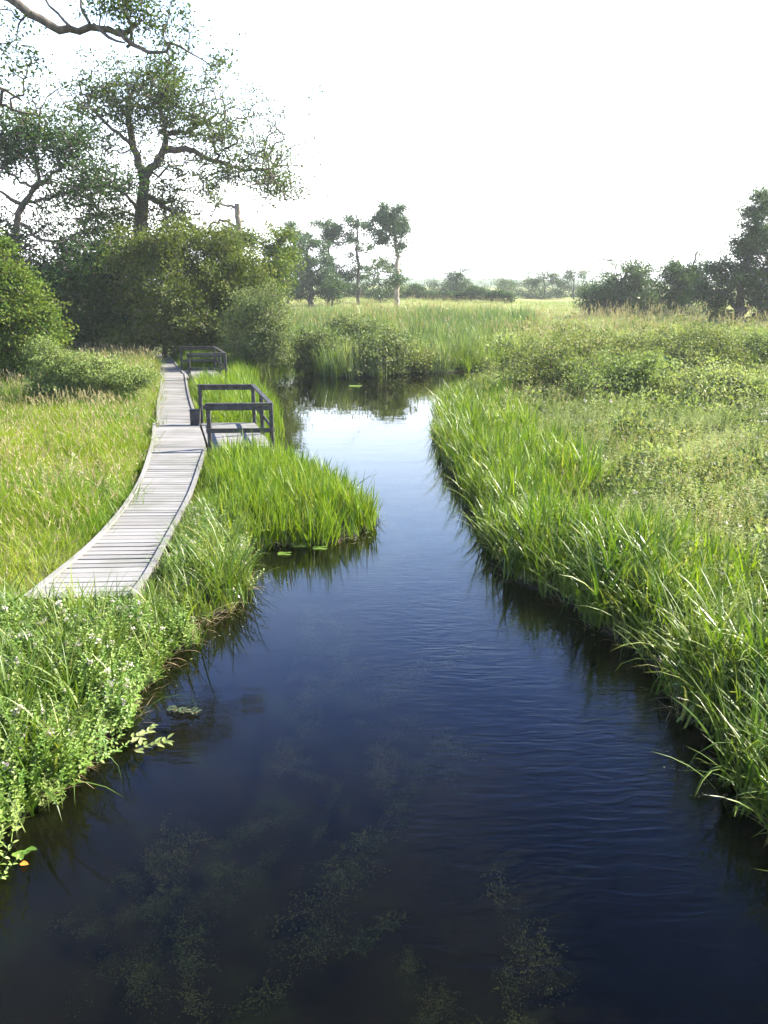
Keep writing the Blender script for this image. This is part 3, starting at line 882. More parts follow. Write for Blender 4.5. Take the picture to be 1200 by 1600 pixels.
vp = empty('viewing_platform', (*A1, 0))
tag(vp, 'dark railed wooden viewing platform above the reed spit, nearer of the two', 'platform', 'railed viewing platforms off the boardwalk')
platform(vp)
v2 = vp.copy(); COL.objects.link(v2)
v2.location = (*A2, -.05); v2.rotation_euler.z = math.radians(3)
v2['label'] = 'dark railed viewing platform half sunk in grass at the bushy far end'
for ch in list(vp.children):
    k = ch.copy(); COL.objects.link(k); k.parent = v2
bo = empty('bollard', (*(A1 + V1 + np.array([-.10, -.18])), .3))
tag(bo, 'short stout dark timber post at the corner of the nearer viewing platform', 'post')
timber('shaft', [bar((0, 0, -.3), (0, 0, .50), .26, .24)], M['rail'], bo, .015)
timber('cap', [bar((0, 0, .503), (0, 0, .54), .29, .27)], M['rail'], bo, .012)


# ------------------------------------------------------------------ trees
def tubes(P0, P1, r0, r1, k=6):
    P0, P1 = np.asarray(P0), np.asarray(P1); n = len(P0)
    d = P1 - P0; d = d / (np.linalg.norm(d, axis=1)[:, None] + 1e-9)
    up = np.where(np.abs(d[:, 2:3]) > .9, np.array([[1., 0, 0]]), np.array([[0, 0, 1.]]))
    s = np.cross(d, up); s /= np.linalg.norm(s, axis=1)[:, None]; t = np.cross(d, s)
    a = np.linspace(0, 2 * math.pi, k, endpoint=False)
    ring = np.cos(a)[None, :, None] * s[:, None, :] + np.sin(a)[None, :, None] * t[:, None, :]
    A = P0[:, None, :] + ring * np.asarray(r0)[:, None, None]
    B = P1[:, None, :] + ring * np.asarray(r1)[:, None, None]
    V = np.concatenate([A, B], 1).reshape(-1, 3)
    i = np.arange(k); j = (i + 1) % k
    q = np.stack([i, j, j + k, i + k], 1)
    Q = (q[None] + (np.arange(n) * 2 * k)[:, None, None]).reshape(-1, 4)
    return V, Q


def limb_tube(P, r, k=9):
    """one continuous tapering limb with shared rings"""
    P = np.asarray(P); n = len(P)
    t = np.gradient(P, axis=0); t /= np.linalg.norm(t, axis=1)[:, None]
    ref = np.array([0.3, 1, 0.1]); ref /= np.linalg.norm(ref)
    s = np.cross(t, ref); s /= (np.linalg.norm(s, axis=1)[:, None] + 1e-9); b = np.cross(t, s)
    a = np.linspace(0, 2 * math.pi, k, endpoint=False)
    rr = np.asarray(r)[:, None] * (1 + .10 * np.sin(a * 3 + np.arange(n)[:, None] * .4))
    V = (P[:, None] + rr[..., None] * (np.cos(a)[None, :, None] * s[:, None] + np.sin(a)[None, :, None] * b[:, None])).reshape(-1, 3)
    i = np.arange(k); j = (i + 1) % k
    q = np.stack([i, j, j + k, i + k], 1)
    return V, (q[None] + (np.arange(n - 1) * k)[:, None, None]).reshape(-1, 4)


def leaf_cloud(centres, per, sig, L, W, rng, flat=.6):
    n = len(centres) * per
    c0 = np.repeat(centres, per, 0)
    off = rng.normal(0, 1, (n, 3)) * sig; off[:, 2] *= flat
    p = c0 + off
    nr = rng.normal(0, 1, (n, 3)) + np.array([0, 0, .8]); nr /= np.linalg.norm(nr, axis=1)[:, None]
    a = rng.normal(0, 1, (n, 3)); a -= (a * nr).sum(1)[:, None] * nr; a /= np.linalg.norm(a, axis=1)[:, None]
    b = np.cross(nr, a)
    l = rng.uniform(.65, 1.3, n)[:, None] * L / 2; w_ = rng.uniform(.65, 1.2, n)[:, None] * W / 2
    V = np.stack([p - a * l, p + b * w_ + nr * w_ * .3 - a * l * .1, p + a * l, p - b * w_ + nr * w_ * .3 - a * l * .1], 1).reshape(-1, 3)
    Q = np.arange(4 * n).reshape(-1, 4)
    tw = np.repeat(rng.uniform(0, 1, len(centres)), per)
    v = np.clip(.55 * tw + .45 * rng.uniform(0, 1, n), 0, 1)
    return V, Q, np.repeat(v, 4)


def tree(name, label, cat, D, limbs, blobs, leaf, lm, bm, group=None, seed=1, twig=.012, per=40, sig=.4, depth=.8, wob=.35, base=None, kindtrunk='trunk', clump=8, nmul=1.0, loose=.10, stray=.07):
    rng = np.random.default_rng(seed)
    s = D / 1280.0 / 1.0
    nodes, nr, npar = [], [], []
    LV, LQ, off = [], [], 0
    for li, (pts, w0, w1) in enumerate(limbs):
        dy = 0 if li == 0 else rng.normal(0, wob)
        W = []
        for k, p in enumerate(pts):
            f = k / max(1, len(pts) - 1)
            q = far(p[0], p[1], D); q[1] += (p[2] if len(p) > 2 else dy * f * len(pts) * .6)
            W.append(q)
        if li == 0:
            g = height([W[0][0]], [W[0][1]])[0]
            if base is None: base = np.array([W[0][0], W[0][1], g])
            W[0] = np.array([W[0][0], W[0][1], g - .25])
        C = catmull(W, 6)
        L_ = np.linalg.norm(np.diff(C, axis=0), axis=1).sum()
        C = resample(C, max(5, int(L_ / max(.3, s * 6)) + 2))
        C[1:-1] += rng.normal(0, .05 * D / 50, (len(C) - 2, 3))
        r = np.linspace(w0, w1, len(C)) * s / 2 * .88 * rng.uniform(.92, 1.1, len(C))
        if li == 0 and w0 > 6: r[:2] *= [1.45, 1.15]
        V, Q = limb_tube(C, r)
        LV.append(V); LQ.append(Q + off); off += len(V)
        for k in range(1, len(C)):
            nodes.append(C[k]); nr.append(r[k])
    # twig ends fill the crown
    T = []
    for bl_ in blobs:
        px, py, rx, ry, n = bl_[:5]; dy = bl_[5] if len(bl_) > 5 else 0.0
        c0 = far(px, py, D); c0[1] += dy
        n = int(n * nmul); m_ = max(2, n // clump)
        u = rng.normal(0, 1, (m_, 3)); u /= np.linalg.norm(u, axis=1)[:, None]
        u *= rng.uniform(0.1, 1.15, (m_, 1)) ** .5
        cen = u * np.array([rx * s, depth * max(rx, ry) * s, ry * s])
        k_ = rng.integers(0, m_, n)
        q_ = cen[k_] + rng.normal(0, 1, (n, 3)) * (loose * (rx + ry) * s + .12) * np.array([1, 1, .75])
        st_ = rng.uniform(size=n) < stray
        q_[st_] = cen[k_[st_]] * rng.uniform(1.1, 1.45, (int(st_.sum()), 1))
        T.append(c0 + q_)
    T = np.vstack(T)
    gz = height(T[:, 0], T[:, 1]); T[:, 2] = np.maximum(T[:, 2], np.maximum(gz, 0) + .12)
    N_ = np.array(nodes); nlimb = len(N_)
    dmin = np.array([np.min(((N_ - t) ** 2).sum(1)) for t in T])
    order = np.argsort(dmin)
    cap = nlimb + 4 * len(T)
    NB = np.zeros((cap, 3)); NB[:nlimb] = N_; par = np.full(cap, -1); cnt = nlimb
    for t in T[order]:
        dd = ((NB[:cnt] - t) ** 2).sum(1)
        # prefer nodes below the twig
        dd = dd + np.where(NB[:cnt, 2] > t[2], .8 * (NB[:cnt, 2] - t[2]) ** 2, 0)
        i = int(np.argmin(dd)); a = NB[i]; l = math.sqrt(((a - t) ** 2).sum())
        k = 3 if l > .8 else (2 if l > .35 else 1)
        prev = i
        for q in range(1, k + 1):
            f = q / k
            p = a + (t - a) * f
            if q < k: p = p + rng.normal(0, .09 * l, 3) + np.array([0, 0, .08 * l * math.sin(f * 3.14)])
            NB[cnt] = p; par[cnt] = prev; prev = cnt; cnt += 1
    load = np.ones(cnt)
    for i in range(cnt - 1, nlimb - 1, -1):
        load[par[i]] += load[i]
    ix = np.arange(nlimb, cnt)
    r1 = np.minimum(twig * load[ix] ** .42, twig * 8)
    rp = np.minimum(twig * (load[par[ix]]) ** .42, r1 * 1.5)
    TV, TQ = tubes(NB[par[ix]], NB[ix], rp, r1, 4)
    LV.append(TV); LQ.append(TQ + off)
    root = empty(name, base); tag(root, label, cat, group)
    mesh_obj(kindtrunk, np.vstack(LV) - base, np.vstack(LQ), bm, root, smooth=True)
    V, Q, A = leaf_cloud(T, per, sig, leaf[0], leaf[1], rng)
    gz = np.maximum(0, 0) + .03
    V[:, 2] = np.maximum(V[:, 2], gz)
    mesh_obj('crown', V - base, Q, lm, root, attr=A)
    return root


# ---- the big tree over the boardwalk
tree('broadleaf_tree', 'large spreading tree with forked trunk rising from the bushes by the boardwalk', 'tree', 52,
     [([(210, 528), (213, 440), (221, 345), (226, 280)], 28, 17),
      ([(226, 285), (209, 238), (196, 196), (190, 160), (198, 125)], 15, 6),
      ([(226, 280), (248, 247), (262, 225), (258, 195), (254, 165)], 14, 6),
      ([(258, 236), (298, 236), (350, 256), (384, 264), (420, 262), (456, 257)], 11, 1.2),
      ([(257, 208), (288, 203), (318, 182), (345, 165)], 8, 3),
      ([(400, 263), (418, 268), (438, 294), (450, 316)], 5, 2),
      ([(232, 305), (268, 328), (300, 350), (330, 372)], 8, 4),
      ([(222, 340), (192, 300), (150, 285)], 7, 3),
      ([(205, 225), (175, 200), (150, 170)], 7, 3)],
     [(200, 205, 100, 60, 50), (340, 240, 120, 60, 60), (150, 325, 50, 40, 60), (245, 365, 60, 34, 70), (290, 265, 60, 40, 24), (235, 125, 90, 18, 30), (190, 150, 55, 26, 80), (150, 160, 34, 24, 46), (215, 182, 50, 14, 40), (255, 140, 40, 24, 50), (300, 172, 42, 22, 46), (285, 205, 45, 10, 16), (165, 283, 48, 16, 46), (135, 225, 30, 22, 16),
      (330, 200, 40, 18, 24), (365, 225, 50, 20, 30), (410, 240, 40, 14, 26), (430, 278, 45, 18, 32), (380, 285, 30, 12, 14), (345, 285, 40, 18, 20), (275, 302, 50, 12, 24), (250, 330, 45, 14, 28), (180, 345, 45, 36, 70), (420, 305, 40, 20, 14), (300, 120, 60, 16, 16), (165, 400, 50, 40, 110), (240, 118, 40, 10, 16)],
     (.18, .11), M['oak'], M['bark'], seed=3, per=14, sig=.32, twig=.012, clump=11, nmul=2.3, loose=.21, stray=.05)

tree('broadleaf_tree', 'dark tree with twisting bare lower limbs left of the big forked tree', 'tree', 47,
     [([(18, 480), (22, 400), (31, 328), (37, 318)], 14, 10), ([(36, 320), (14, 308), (-6, 290)], 8, 3), ([(37, 318), (56, 283), (52, 242), (36, 214)], 9, 3),
      ([(55, 290), (76, 283), (110, 255)], 6, 3), ([(33, 350), (60, 372), (92, 377), (130, 362)], 6, 3), ([(36, 320), (70, 310), (105, 300), (140, 290)], 6, 3)],
     [(50, 200, 60, 16, 90), (95, 215, 40, 16, 46), (15, 222, 40, 18, 50), (112, 245, 38, 22, 50), (158, 285, 38, 18, 44), (105, 305, 45, 14, 36), (8, 352, 26, 22, 40), (-40, 230, 50, 40, 60), (60, 412, 80, 24, 130), (150, 405, 50, 34, 110), (40, 262, 50, 14, 18), (-30, 420, 50, 50, 80), (70, 345, 50, 14, 14)],
     (.18, .11), M['dark'], M['bark'], seed=5, per=15, sig=.32, twig=.012, clump=11, nmul=2.1, loose=.20, stray=.05)

tree('broadleaf_tree', 'near tree whose bare crooked limb and sparse leafy twigs overhang the meadow from above', 'tree', 27,
     [([(-330, 900), (-310, 560), (-290, 240), (-255, 40)], 46, 34),
      ([(-255, 60), (-120, -55), (0, -10), (46, 20), (79, 38), (112, 42), (142, 36), (170, 43), (190, 45), (204, 28)], 24, 8),
      ([(146, 38), (170, 56), (190, 66), (198, 70)], 6, 3), ([(186, 47), (206, 66), (226, 82), (264, 83), (271, 70)], 8, 4), ([(258, 66), (276, 72), (300, 86), (322, 98)], 4, 2),
      ([(110, 42), (80, 10), (60, -20)], 5, 3), ([(140, 36), (125, 10), (120, -20)], 5, 3), ([(202, 32), (206, 56), (196, 72)], 6, 5),
      ([(-270, 120), (-140, 100), (-40, 120), (20, 150)], 14, 3), ([(-262, 40), (-250, -120), (-230, -260)], 26, 12)],
     [(205, 10, 40, 16, 60), (240, 25, 40, 16, 34), (290, 45, 40, 22, 26), (320, 90, 26, 14, 12), (120, -5, 50, 16, 22), (18, 40, 26, 8, 10), (28, 76, 26, 8, 14), (38, 108, 40, 8, 18), (20, 150, 60, 10, 20), (70, 165, 50, 14, 12), (215, 60, 30, 16, 8),
      (230, 110, 60, 14, 9), (-200, -150, 160, 130, 300), (-120, 60, 90, 60, 60), (-60, 180, 70, 30, 24)],
     (.12, .07), M['oak'], M['bark'], seed=8, per=9, sig=.16, twig=.006, depth=.5, wob=.12, nmul=1.8, loose=.16, stray=.15)

tree('dead_top_tree', 'pale broken-topped trunk with two stub limbs behind the bushes', 'tree', 68,
     [([(378, 500), (376, 400), (373, 350), (371, 318)], 13, 9), ([(373, 358), (352, 345), (335, 345), (322, 352)], 6, 3), ([(371, 326), (352, 319), (338, 321), (328, 330)], 5, 2)],
     [(345, 372, 38, 10, 60), (395, 372, 25, 10, 30), (350, 310, 40, 12, 10)], (.24, .15), M['oak'], M['bark_pale'], seed=9, per=26, sig=.4, twig=.016)

# ---- shrubs round the big tree
tree('sallow_bush', 'large rounded yellow green bush in front of the big tree trunk', 'bush', 45,
     [([(255, 545), (262, 480), (280, 410)], 10, 4), ([(262, 500), (320, 440), (350, 400)], 6, 2), ([(258, 490), (230, 430), (215, 390)], 6, 2), ([(260, 510), (330, 490), (380, 470)], 6, 2)],
     [(255, 395, 62, 44, 330), (330, 415, 62, 48, 330), (385, 445, 40, 40, 170), (300, 480, 90, 50, 380), (220, 430, 40, 50, 140), (410, 468, 34, 34, 150), (360, 510, 55, 40, 200), (260, 525, 60, 22, 110), (200, 528, 45, 22, 110), (330, 540, 50, 18, 100)],
     (.14, .09), M['sallow'], M['bark'], seed=11, per=46, sig=.30, twig=.012, kindtrunk='stem', depth=.9, clump=16)
tree('willow_bush', 'grey green small-leaved bush drooping over the pool beyond the far platform', 'bush', 40,
     [([(395, 568), (400, 520), (408, 480)], 7, 3), ([(398, 545), (425, 515), (436, 490)], 4, 2)],
     [(412, 500, 38, 46, 260), (428, 540, 26, 28, 140), (385, 535, 40, 28, 150), (440, 510, 10, 22, 20)],
     (.12, .06), M['willow'], M['bark'], seed=12, per=40, sig=.24, twig=.010, kindtrunk='stem')
tree('young_ash', 'sunlit yellow leaved sapling behind the right shoulder of the large bush', 'bush', 60,
     [([(425, 500), (428, 440), (432, 380)], 6, 2)],
     [(430, 405, 24, 40, 150), (415, 435, 26, 26, 90), (442, 385, 10, 22, 25)], (.2, .13), M['hazel'], M['bark'], seed=13, per=30, sig=.34, twig=.014, kindtrunk='stem')
tree('thicket_bush', 'deep shaded thicket at the foot of the dark tree', 'bush', 46,
     [([(120, 545), (110, 500), (90, 450)], 8, 3), ([(120, 530), (160, 490), (190, 460)], 6, 2)],
     [(120, 445, 62, 30, 200), (165, 500, 55, 35, 200), (60, 450, 50, 40, 140), (190, 470, 40, 40, 120), (30, 490, 40, 40, 80), (150, 528, 50, 18, 140), (95, 520, 40, 24, 110)],
     (.2, .13), M['dark'], M['bark'], seed=14, per=36, sig=.36, twig=.013, kindtrunk='stem', depth=.7)
tree('hazel_bush', 'broad bright leaved bush at the meadow edge, sunlit yellow green', 'bush', 31,
     [([(10, 590), (15, 520), (25, 440)], 9, 3), ([(12, 560), (50, 500), (75, 470)], 5, 2), ([(10, 550), (-30, 500), (-50, 440)], 6, 2)],
     [(10, 455, 44, 44, 240), (42, 498, 36, 42, 180), (10, 520, 60, 45, 220), (70, 535, 28, 30, 90), (-50, 460, 50, 80, 160), (5, 395, 18, 22, 40), (10, 570, 50, 25, 130), (60, 572, 30, 18, 60), (-50, 560, 50, 30, 80)],
     (.115, .075), M['hazel'], M['bark'], seed=15, per=44, sig=.20, twig=.008, kindtrunk='stem', clump=14)
tree('dog_rose_bush', 'small pale leaved rose bush with a shaded foot among meadow grass', 'bush', 26.5,
     [([(95, 612), (92, 590), (85, 560)], 4, 2), ([(95, 605), (130, 575), (150, 560)], 3, 1)],
     [(85, 575, 32, 24, 130), (130, 582, 36, 22, 130), (172, 586, 32, 16, 90), (210, 588, 24, 12, 50), (70, 545, 18, 22, 40), (100, 603, 46, 14, 110), (160, 600, 40, 12, 80)],
     (.08, .05), M['herb'], M['bark'], seed=16, per=40, sig=.13, twig=.006, kindtrunk='stem')

# ---- leafy shrubs along the far edge of the pool
for k, (px, py, D, rx, ry, n, m, lab) in enumerate([
        (500, 548, 41.6, 30, 30, 170, 'willow', 'pale leafy shrub leaning over the far left corner of the pool'),
        (590, 550, 39.8, 42, 28, 200, 'willow', 'low spreading leafy shrub at the middle of the far pool edge'),
        (652, 564, 41.0, 30, 16, 90, 'bramble', 'brown tinged low shrub overhanging the far pool edge'),
        (560, 520, 46, 34, 20, 130, 'willow', 'grey green shrub set back among the tall reeds')]):
    tree('waterside_shrub', lab, 'bush', D, [([(px, py + ry), (px, py), (px + 5, py - ry * .5)], 3, 1), ([(px, py + ry * .7), (px + rx * .5, py)], 2, 1)],
         [(px, py, rx, ry, n)], (.15, .08), M[m], M['bark'], group='shrubs along the far pool edge', seed=30 + k, per=34, sig=.22, twig=.007, kindtrunk='stem')

# ---- brambles on the right bank
for k, (px, py, D, rx, ry, n, m, lab) in enumerate([
        (806, 577, 36, 42, 26, 140, 'bramble', 'brownish bramble mound on the point where the pool narrows'),
        (885, 560, 35, 62, 34, 240, 'bramble', 'dark hollowed bramble mound just inland of the point'),
        (960, 545, 39, 55, 24, 170, 'bramble', 'bramble mound behind the broad-leaved dock plants'),
        (1085, 552, 36, 75, 36, 300, 'bramble', 'widest bramble mound, deep shade under its front'),
        (1180, 545, 38, 50, 32, 160, 'herb', 'pale green bramble mound at the edge of the view'),
        (855, 596, 29, 75, 42, 300, 'bramble', 'low bramble spread above the reedy bank'),
        (975, 606, 27, 85, 46, 320, 'herb', 'low grey green scrub mound in mid meadow'),
        (1120, 618, 26, 80, 44, 280, 'herb', 'broad scrub mound in front of the widest bramble')]):
    tree('bramble_bush', lab, 'bush', D, [([(px, py + ry * .9), (px, py), (px + 6, py - ry * .5)], 3, 1), ([(px, py + ry * .5), (px + rx * .5, py)], 2, 1), ([(px, py + ry * .5), (px - rx * .5, py)], 2, 1)],
         [(px, py, rx, ry, n), (px + rx * .4, py - ry * .2, rx * .5, ry * .7, n // 3)], (.10, .07), M[m], M['bark'],
         group='bramble mounds across the water', seed=40 + k, per=30, sig=.18, twig=.006, kindtrunk='stem')

# ---- pines and others beyond the reed bed
def auto(name, label, cat, D, px, top, base, w0, blobs, mat, bark='bark_far', group=None, seed=1, lf=.3, per=26, sig=.55, fork=None, limbs=()):
    tr = [([(px[0], base), (px[1], (base * .6 + top * .4)), (px[2], top)], w0, max(1.0, w0 * .35))] + list(limbs)
    return tree(name, label, cat, D, tr, blobs, (lf, lf * .6), M[mat], M[bark], group=group, seed=seed, per=per, sig=sig, twig=.02)

g1 = 'trees along the field behind the reed bed'
auto('pine_tree', 'dark leaning pine with low spreading crown, leftmost of the field pines', 'tree', 120, (487, 482, 478), 368, 472, 9,
     [(475, 372, 24, 9, 52), (488, 385, 24, 7, 44), (462, 398, 22, 10, 44), (498, 405, 24, 9, 46), (485, 425, 30, 8, 57), (462, 440, 26, 14, 78), (505, 440, 22, 8, 44), (480, 455, 34, 9, 57), (480, 410, 34, 30, 50), (495, 455, 30, 12, 40)], 'pine', group=g1, seed=61, sig=.4, limbs=[([(487, 440), (505, 415), (515, 405)], 4, 1.5), ([(484, 420), (466, 405), (452, 398)], 3, 1)])
auto('pine_tree', 'flat-topped pine standing between the leaning pine and the bare-stemmed pine', 'tree', 125, (514, 514, 512), 355, 472, 6,
     [(508, 352, 22, 6, 50), (522, 363, 22, 6, 47), (505, 372, 16, 5, 28), (525, 380, 14, 4, 19), (508, 420, 26, 5, 28), (525, 408, 20, 5, 22), (520, 440, 24, 5, 22), (512, 395, 16, 30, 26), (500, 440, 26, 12, 40), (530, 430, 20, 20, 30)], 'pine', group=g1, seed=62, sig=.38)
auto('pine_tree', 'thin open pine with a mostly bare straight stem', 'tree', 125, (559, 559, 557), 335, 474, 6,
     [(555, 342, 12, 8, 16), (548, 355, 22, 4, 19), (568, 352, 12, 5, 12), (555, 373, 26, 4, 28), (568, 388, 12, 3, 9), (567, 420, 20, 4, 19), (553, 430, 28, 5, 30), (580, 434, 16, 4, 14), (540, 340, 16, 5, 11), (558, 400, 14, 40, 24), (545, 445, 22, 10, 26), (572, 450, 22, 10, 30)], 'pine', group=g1, seed=63, sig=.36)
auto('pine_tree', 'tallest field pine with pale trunk and dense plume of foliage at its top', 'tree', 115, (620, 621, 612), 325, 478, 9,
     [(605, 328, 20, 8, 65), (598, 344, 20, 8, 59), (618, 345, 22, 10, 65), (600, 362, 26, 6, 46), (625, 365, 12, 18, 39), (590, 376, 16, 5, 26), (622, 385, 14, 5, 18), (632, 345, 8, 10, 13), (606, 350, 28, 26, 50), (620, 400, 10, 20, 12), (612, 440, 22, 16, 30)], 'pine', bark='bark_pale', group=g1, seed=64, sig=.36,
     limbs=[([(606, 330), (590, 312), (565, 300), (545, 284)], 2, .8), ([(560, 297), (548, 275), (530, 260)], 1.2, .6)])
auto('pine_tree', 'narrow dark pine close beside the yellow sapling', 'tree', 118, (452, 452, 455), 345, 470, 5, [(455, 350, 16, 10, 22), (450, 372, 20, 10, 30), (448, 395, 24, 12, 40), (455, 425, 25, 18, 70), (460, 452, 26, 12, 50)], 'pine', group=g1, seed=65, sig=.42)
auto('oak_tree', 'round hazy tree between the thin pine and the tallest pine', 'tree', 135, (594, 592, 590), 420, 474, 4, [(590, 432, 30, 26, 130), (605, 415, 16, 12, 30), (600, 455, 36, 14, 60)], 'far', group=g1, seed=66)
auto('holly_tree', 'low dark evergreen bush tree under the flat-topped pine', 'tree', 118, (520, 520, 522), 450, 474, 5, [(522, 452, 18, 12, 80), (512, 462, 10, 8, 20)], 'dark', group=g1, seed=67)
g2 = 'hazy trees along the far side of the meadow'
auto('oak_tree', 'lone round hazy tree standing apart near the middle of the skyline', 'tree', 165, (714, 715, 716), 430, 476, 5, [(715, 434, 26, 14, 100), (708, 448, 30, 14, 80), (726, 452, 22, 14, 60), (715, 464, 30, 10, 60)], 'far', group=g2, seed=71)
auto('oak_tree', 'small blurred tree right of the lone round tree', 'tree', 190, (782, 782, 782), 445, 480, 4, [(782, 452, 19, 14, 90), (770, 466, 18, 10, 50)], 'far', group=g2, seed=72)
auto('poplar_tree', 'thin crowned hazy tree with several fine bare stems', 'tree', 185, (852, 851, 850), 428, 482, 3, [(850, 431, 22, 9, 60), (836, 442, 16, 10, 40), (864, 444, 16, 10, 36), (848, 468, 30, 12, 80)], 'far', group=g2, seed=73, limbs=[([(852, 476), (840, 450), (836, 438)], 2, 1), ([(852, 476), (862, 452), (866, 440)], 2, 1)])
auto('poplar_tree', 'sparse hazy tree with gaps of sky through its flat top', 'tree', 180, (896, 896, 897), 426, 482, 3, [(895, 430, 22, 7, 50), (905, 445, 14, 12, 26), (885, 450, 14, 14, 34)], 'far', group=g2, seed=74)
auto('poplar_tree', 'faint flat-topped tree next to the wide dark oak', 'tree', 200, (926, 926, 926), 424, 482, 3, [(928, 428, 22, 6, 26), (920, 455, 14, 14, 18)], 'far', group=g2, seed=75)
for k, (px, w_, h_, D, lab) in enumerate([(655, 26, 13, 210, 'low hazy bush by the end of the dark hedge'), (745, 24, 14, 215, 'low hazy bush between the lone tree and the small blurred tree'), (818, 24, 19, 205, 'soft hazy bush at the foot of the thin crowned tree'),
                                      (876, 24, 15, 200, 'soft hazy bush between the two sparse trees'), (688, 22, 15, 230, 'palest bush on the skyline, close to the lone round tree'),
                                      (765, 22, 17, 225, 'hazy bush just left of the small blurred tree'), (800, 18, 21, 215, 'taller hazy bush just right of the small blurred tree'), (912, 24, 16, 205, 'hazy bush at the left flank of the dome tree'), (845, 30, 12, 195, 'broad low hazy bush under the thin crowned tree')]):
    auto('hawthorn_bush', lab, 'bush', D, (px, px, px), 470, 480, 2, [(px, 474 - h_ * .9, w_, h_ * 1.25, 110)], 'far', group=g2, seed=80 + k)
g3 = 'big trees at the edge of the right meadow'
auto('oak_tree', 'wide dome-shaped dark tree, the broadest on the far meadow edge', 'tree', 92, (975, 972, 970), 430, 503, 6,
     [(970, 458, 50, 30, 298), (940, 472, 26, 22, 126), (1000, 468, 28, 26, 126), (985, 428, 30, 9, 57), (960, 490, 50, 12, 103), (975, 440, 46, 26, 76)], 'far', group=g3, seed=91, lf=.24, per=34, sig=.42)
auto('cedar_tree', 'dark layered tree with a dead spike leader, between the dome tree and the tallest tree', 'tree', 86, (1066, 1070, 1090), 392, 505, 6,
     [(1062, 420, 32, 14, 84), (1052, 448, 30, 14, 67), (1050, 475, 32, 14, 75), (1085, 455, 26, 34, 92), (1075, 425, 24, 20, 42), (1060, 492, 36, 8, 33), (1062, 455, 34, 45, 42)], 'dark', group=g3, seed=92, lf=.22, per=32, sig=.36)
auto('oak_tree', 'tallest dark tree of the right meadow, with short leaning trunk', 'tree', 76, (1158, 1160, 1190), 318, 512, 16,
     [(1192, 320, 26, 14, 49), (1178, 352, 32, 16, 68), (1205, 385, 45, 24, 130), (1165, 385, 28, 14, 49), (1150, 435, 50, 28, 221), (1200, 450, 50, 35, 201), (1118, 450, 28, 26, 109), (1250, 400, 50, 60, 201), (1230, 470, 50, 20, 80), (1145, 405, 30, 30, 18), (1192, 345, 26, 34, 23), (1190, 312, 18, 14, 31)], 'dark', group=g3, seed=93, lf=.22, per=34, sig=.36,
     limbs=[([(1156, 492), (1145, 470), (1138, 445)], 8, 3), ([(1162, 490), (1185, 462), (1205, 430)], 8, 3), ([(1165, 460), (1192, 420), (1215, 380)], 5, 2)])
auto('hawthorn_bush', 'grey green bush beneath the tallest dark tree', 'bush', 78, (1118, 1118, 1118), 485, 512, 3, [(1118, 490, 30, 14, 110), (1195, 492, 30, 14, 90)], 'willow', group=g3, seed=94, lf=.18, per=30, sig=.3)
auto('elder_bush', 'low olive bush filling the gap left of the layered tree', 'bush', 84, (1010, 1010, 1012), 485, 508, 3, [(1012, 486, 28, 14, 110)], 'sallow', group=g3, seed=95, lf=.18, per=30, sig=.3)

# ---- the dark field hedge
def hedge(name, label, a, b, hgt, th, n, mat, seed):
    rng = np.random.default_rng(seed)
    a, b = np.asarray(a), np.asarray(b)
    t = rng.uniform(0, 1, n)
    x = a[0] + (b[0] - a[0]) * t; y = a[1] + (b[1] - a[1]) * t
    g = height(x, y)
    hh = hgt * (.8 + .25 * np.sin(t * 17) + .15 * np.sin(t * 41))
    Cn = np.stack([x + rng.normal(0, th * .3, n), y + rng.uniform(-th, th, n), g + rng.uniform(.1, 1, n) ** .8 * hh], 1)
    V, Q, A = leaf_cloud(Cn, 24, .3, .3, .2, rng)
    V[:, 2] = np.maximum(V[:, 2], .5)
    base = np.array([*(a + b) / 2, g.mean()])
    root = empty(name, base); tag(root, label, 'hedge')
    mesh_obj('foliage', V - base, Q, M[mat], root, attr=A)
    k = 40
    tt = np.linspace(0, 1, k)
    P0 = np.stack([a[0] + (b[0] - a[0]) * tt, a[1] + (b[1] - a[1]) * tt, np.zeros(k)], 1); P0[:, 2] = height(P0[:, 0], P0[:, 1]) - .1
    V, Q = tubes(P0, P0 + np.array([0, 0, hgt * .7]), np.full(k, .06), np.full(k, .03), 5)
    mesh_obj('stem', V - base, Q, M['bark_far'], root)['kind'] = 'stuff'


hedge('field_hedge', 'long low dark hedge running across the far field behind the pines', far(520, 462, 160)[:2], far(800, 470, 140)[:2], 2.2, 1.0, 900, 'dark', 101)

# far hills
def hill(x0, x1, y0, h_, seed):
    xs = np.linspace(x0, x1, 80); ys = np.linspace(y0, y0 + 260, 14)
    X, Y = np.meshgrid(xs, ys)
    prof = (h_ * (.55 + .3 * np.sin(xs * .006 + seed) + .15 * np.sin(xs * .021 + seed)))[None] * np.sin(np.linspace(0, math.pi, 14))[:, None]
    n, m_ = 80, 14
    i, j = np.meshgrid(np.arange(n - 1), np.arange(m_ - 1)); q = (j * n + i).ravel()
    V = np.stack([X.ravel(), Y.ravel(), prof.ravel() + .5], 1)
    mesh_obj('hills', V, np.stack([q, q + 1, q + n + 1, q + n], 1), M['hill'], smooth=True)['kind'] = 'structure'
M['hill'] = solid_mat('wooded_hill', (.04, .07, .03), (.10, .13, .06), scale=.03, bump=.2)
hill(-600, 700, 560, 7, 1.0)


